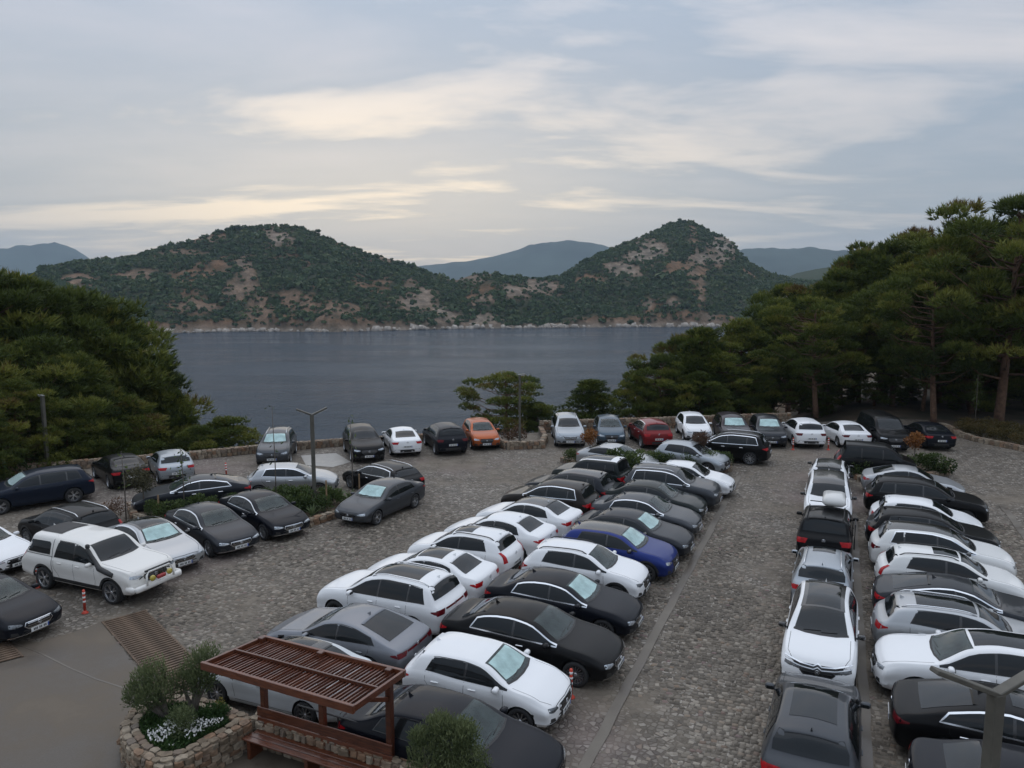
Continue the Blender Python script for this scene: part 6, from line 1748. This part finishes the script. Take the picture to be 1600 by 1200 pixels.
# --- around the left bed
car('suvl', 'black SUV with tall red tail lamps behind the white pickup', 'black SUV behind the pickup', XY(-17.0, 28.6), 150, BLACK, rails='chrome', tail='tall', group=GLB, sx=0.94)
car('suvl', 'navy SUV with a white sunshade at the far left', 'navy SUV', *PW((10, 803), (110, 787), 'suvl', -138), NAVY, sz=.96, shade='white', clad=False, rim='five', group=GLB)
car('fastback', 'dark grey fastback with bright chrome window arc behind the left bed', 'dark grey fastback behind the bed', XY(-14.5, 34.0), -157, DGREY, chrome=True, sx=1.05, clear=True, group=GLB)
car('sedan', 'black saloon seen from behind by the seaward wall at the left', 'black saloon by the left wall', PR(207, 761, 130, 4.7), 130, BLACK, group=GLB, sx=0.95)
car('hatch', 'small silver hatchback seen from behind by the left wall', 'small silver hatchback', PR(277, 752, 122, 4.0), 122, SILVB, group=GLB)
car('hatch', 'silver hatchback with dark side windows behind the lamp post bed', 'silver hatchback behind the lamp bed', XY(-10.6, 36.3), 8, SILVER, sx=1.06, chrome=True, group=GLB)
car('wagon', 'black estate car behind the grey saloon with cyan sunshade', 'black estate car', XY(-6.35, 36.7), 138, BLACK, rails='chrome', chrome=True, group=GLB, sx=0.97)
car('sedan', 'dark grey saloon with cyan sunshade facing the camera by the bed kerb', 'dark grey saloon by the bed kerb', XY(-5.75, 32.9), -116, GREY, shade='foil', sx=.98, sz=.98, group=GLB, rim='five')
car('suv', 'dark SUV with foil sunshade facing inland left of the concrete pad', 'dark SUV left of the pad', PF(427, 727, -79, 4.5), -79, GREY, shade='foil', rails='chrome', group=GLB)
car('suvl', 'black SUV facing inland right of the concrete pad', 'black SUV right of the pad', PF(576, 722, -72, 4.8), -72, BLACK, group=GLB)
car('sedan', 'white saloon with red tail lamps parked nose to the sea', 'white saloon nose to the sea', PR(638, 711, 108, 4.6), 108, WHITE, group=GLB)
car('suvl', 'black SUV parked nose to the sea beside the orange car', 'black SUV nose to the sea', PR(711, 710, 110, 4.8), 110, BLACKB, taild=True, group=GLB, sx=0.97)
car('crossover', 'orange crossover facing inland by the stone kerb', 'orange crossover', PF(762, 702, -76, 4.3), -76, ORANGE, group=GLB, clear=True)
# --- far cars
car('suvl', 'silver SUV facing inland beside the stone wall in the middle', 'silver SUV in the middle', PF(892, 698, -89, 4.7), -89, SILVB, rails='chrome', chrome=True, group=GF, sz=.98)
car('crossover', 'blue-grey car facing inland behind the orange sapling', 'blue-grey car', PF(957, 696, -91, 4.3), -91, BLUEG, group=GF, clear=True)
car('suv', 'red SUV seen from behind beside the blue-grey car', 'red SUV', PR(1031, 700, 97, 4.5), 97, REDP, chrome=True, group=GF)
car('crossover', 'white crossover facing inland between the red and plum SUVs', 'white crossover facing inland', PF(1092, 690, -93, 4.25), -93, WHITE, roof=None, group=GF)
car('suvl', 'plum coloured SUV with foil sunshade behind the black crosswise SUV', 'plum SUV', PF(1155, 698, -95, 4.8), -95, PURPLE, shade='foil', group=GF)
car('suvl', 'black long SUV standing crosswise before the plum SUV', 'black crosswise SUV', XY(12.4, 43.4), 155, BLACK, chrome=True, rails='chrome', clad=False, group=GF)
car('suv', 'dark SUV with foil sunshade left of the white crossover by the grove', 'dark SUV by the grove', PF(1209, 699, -98, 4.6), -98, DGREY, shade='foil', group=GF)
car('suv', 'white SUV with dark rear window seen from behind near the grove', 'white SUV near the grove', PR(1268, 699, 84, 4.5), 84, WHITE, taild=True, group=GF, clad=False)
car('sedan', 'white saloon seen from behind beside the black high van', 'white saloon by the van', PR(1339, 700, 86, 4.65), 86, WHITE, taild=True, group=GF)
car('van', 'black high passenger van facing inland by the grove', 'black high van', PF(1398, 705, -98, 5.0), -98, BLACK, group=GF, cat='van')
car('van', 'black van standing crosswise behind the right planting bed', 'black crosswise van', XY(19.1, 39.6), -20, BLACK, group=GF, cat='van', sx=0.8, sz=0.9)
car('sedan', 'dark saloon with red tail lamps at the far right below the pines', 'dark saloon at the far right', PR(1470, 702, 82, 4.8), 82, BLACKB, sx=1.02, group=GF)
car('fastback', 'silver saloon crosswise behind the middle bed', 'silver saloon crosswise', XY(5.75, 40.9), -33, SILVER, group=GF, clear=True, sx=0.92)
car('crossover', 'grey-green crossover crosswise behind the middle bed', 'grey-green crossover', XY(9.75, 40.9), -33, SILVB, group=GF, sx=0.95)

# --- white pickup with canopy, snorkel and bull bar
t = TYPES['pickup']
pk = car('pickup', 'white pickup truck with canopy, black snorkel and bull bar', 'white pickup', TRUCKP, TRUCKH, WARMW, group=GLA, cat='pickup truck', rim='five', tail='tall')
M_HULL = pmat('bar_white', (.70, .69, .66), .45, var=.15)
def on(p, r): return [Vector(q) for q in p]
for mir in (False, True):
    top, bot = t.dlo()
    xs = (3.68, 4.80); v, f = t.proj('side', [(3.70, 1.24), (4.74, 1.24), (4.82, 1.32), (4.74, 1.62), (3.78, 1.64), (3.70, 1.58)], .009, 3, .1, mir)
    obj('canopy_window', mesh('cwin', v, f, [GLASS], True), pk)
    v, f = t.strip('side', [(3.60, 1.80), (3.60, .62)], .022, .004, mir); obj('canopy_seam', mesh('cs', v, f, [M_SEAM]), pk)
    v, f = t.strip('side', [(3.62, 1.19), (5.1, 1.19)], .018, .004, mir); obj('canopy_seam', mesh('cs', v, f, [M_SEAM]), pk)
L2 = t.L / 2
rp = MB(); v, f = t.grid_patch(3.62, 4.75, -.78, .78, .02); rp.add(v, f); obj('roof_hatch', rp.mesh('hatch', M_TRIM, True), pk)
sn = MB(); sy = -(t.W + .015)
pil = [(L2 - S_, -(t.corner(S_)[0] + .05), t.corner(S_)[1] + .03) for S_ in (1.62, 1.8, 1.95, 2.06)]
sn.tube([(L2 - .80, sy + .02, .98), (L2 - 1.05, sy + .01, 1.05), (L2 - 1.38, sy + .02, 1.12)] + pil, [.07, .085, .085, .060, .052, .052, .055], 10)
sn.box((pil[-1][0] + .02, pil[-1][1] + .01, pil[-1][2] + .07), (.13, .11, .13), bev=.025)
obj('snorkel', sn.mesh('snorkel', M_TRIM, True), pk)
bb = MB()
bb.box((L2 + .06, 0, .58), (.16, 1.78, .18), bev=.04); bb.box((L2 - .14, .90, .58), (.36, .13, .18), bev=.04); bb.box((L2 - .14, -.90, .58), (.36, .13, .18), bev=.04)
obj('bull_bar', bb.mesh('bb', M_HULL, True), pk)
hp = MB(); hp.tube([(L2 + .16, -.52, .64), (L2 + .12, -.50, .95), (L2 + .10, -.40, 1.04), (L2 + .10, .40, 1.04), (L2 + .12, .50, .95), (L2 + .16, .52, .64)], .032, 8); obj('bar_hoop', hp.mesh('hoop', M_HULL, True), pk)
for sg in (1, -1):
    sp_ = MB(); sp_.lathe([(.0, .02), (.09, .02), (.10, -.02), (.07, -.08), (0, -.09)], 16, 'y')
    m_ = mesh('spot', [(L2 + .20 + v[1], v[0] + sg * .33, v[2] + .83) for v in sp_.v], sp_.f, [pmat('spot_yellow', (.45, .36, .05), .25, coat=1.0)], True); obj('spot_lamp', m_, pk)
wn = MB(); wn.box((L2 + .19, 0, .80), (.10, .34, .12), bev=.03); obj('winch', wn.mesh('winch', pmat('winch_red', (.30, .03, .03), .5)), pk)
lb = MB(); lb.box((L2 + .06, 0, 1.075), (.08, 1.0, .06), bev=.015); obj('light_strip', lb.mesh('ls', M_TRIM), pk)

# --- roof box on the off-roader, its racks
bx_ = MB(); bx_.box((0, 0, .20), (1.55, .82, .34), bev=.11)
vs = [(v[0] * (1.0 if v[2] < .2 else .94), v[1] * (1.0 if v[2] < .2 else .92), v[2] - (.06 if v[0] > .5 and v[2] > .3 else 0)) for v in bx_.v]
cb = obj('roof_box', mesh('roof_box', vs, bx_.f, [paint('box_white', (.68, .68, .66), 0, .3)], True), None, AB(30.75, .18, TYPES['boxy'].H + .07), (0, 0, R(67)))
tag(cb, 'white cargo box on the roof of the black off-roader', 'roof box')
for xx in (.35, -.45):
    rb_ = MB(); rb_.box((xx, 0, TYPES['boxy'].H + .045), (.06, 1.24, .03), bev=.008); obj('roof_bar', rb_.mesh('rb', M_TRIM), JEEP)
lad = MB(); lad.tube([(-.3, -1.0, .5), (-.3, -1.0, 1.4), (-1.0, -1.0, 1.4), (-1.0, -1.0, .5)], .025, 6, True, True); obj('side_rack', lad.mesh('rack', M_TRIM), JEEP)

# --- chevron nose for the white SUV in the single file
for o in list(bpy.data.objects):
    if o.get('label', '').startswith('white crossover SUV with black roof and chevron'):
        tt = TYPES['suv']; W = tt.W
        for k, z in ((0, .93 - .08), (1, .86 - .08)):
            m_ = MB(); m_.add(*tt.strip('front', [(-W * .86, z - .015 + .05), (-W * .45, z - .03), (-.10, z - .05), (0, z), (.10, z - .05), (W * .45, z - .03), (W * .86, z - .015 + .05)], .022, .014))
            obj('chevron_bar', m_.mesh('chev', M_CHROME), o)
        m_ = MB(); m_.add(*tt.proj('front', tt.fit('front', [(W * .88, .83), (W * .86, .73), (W * .3, .66)]) + [(-y, z) for y, z in tt.fit('front', [(W * .3, .66), (W * .86, .73), (W * .88, .83)])], .008, 3, .06)); obj('nose_band', m_.mesh('nb', M_GLOSSBLK, True), o)
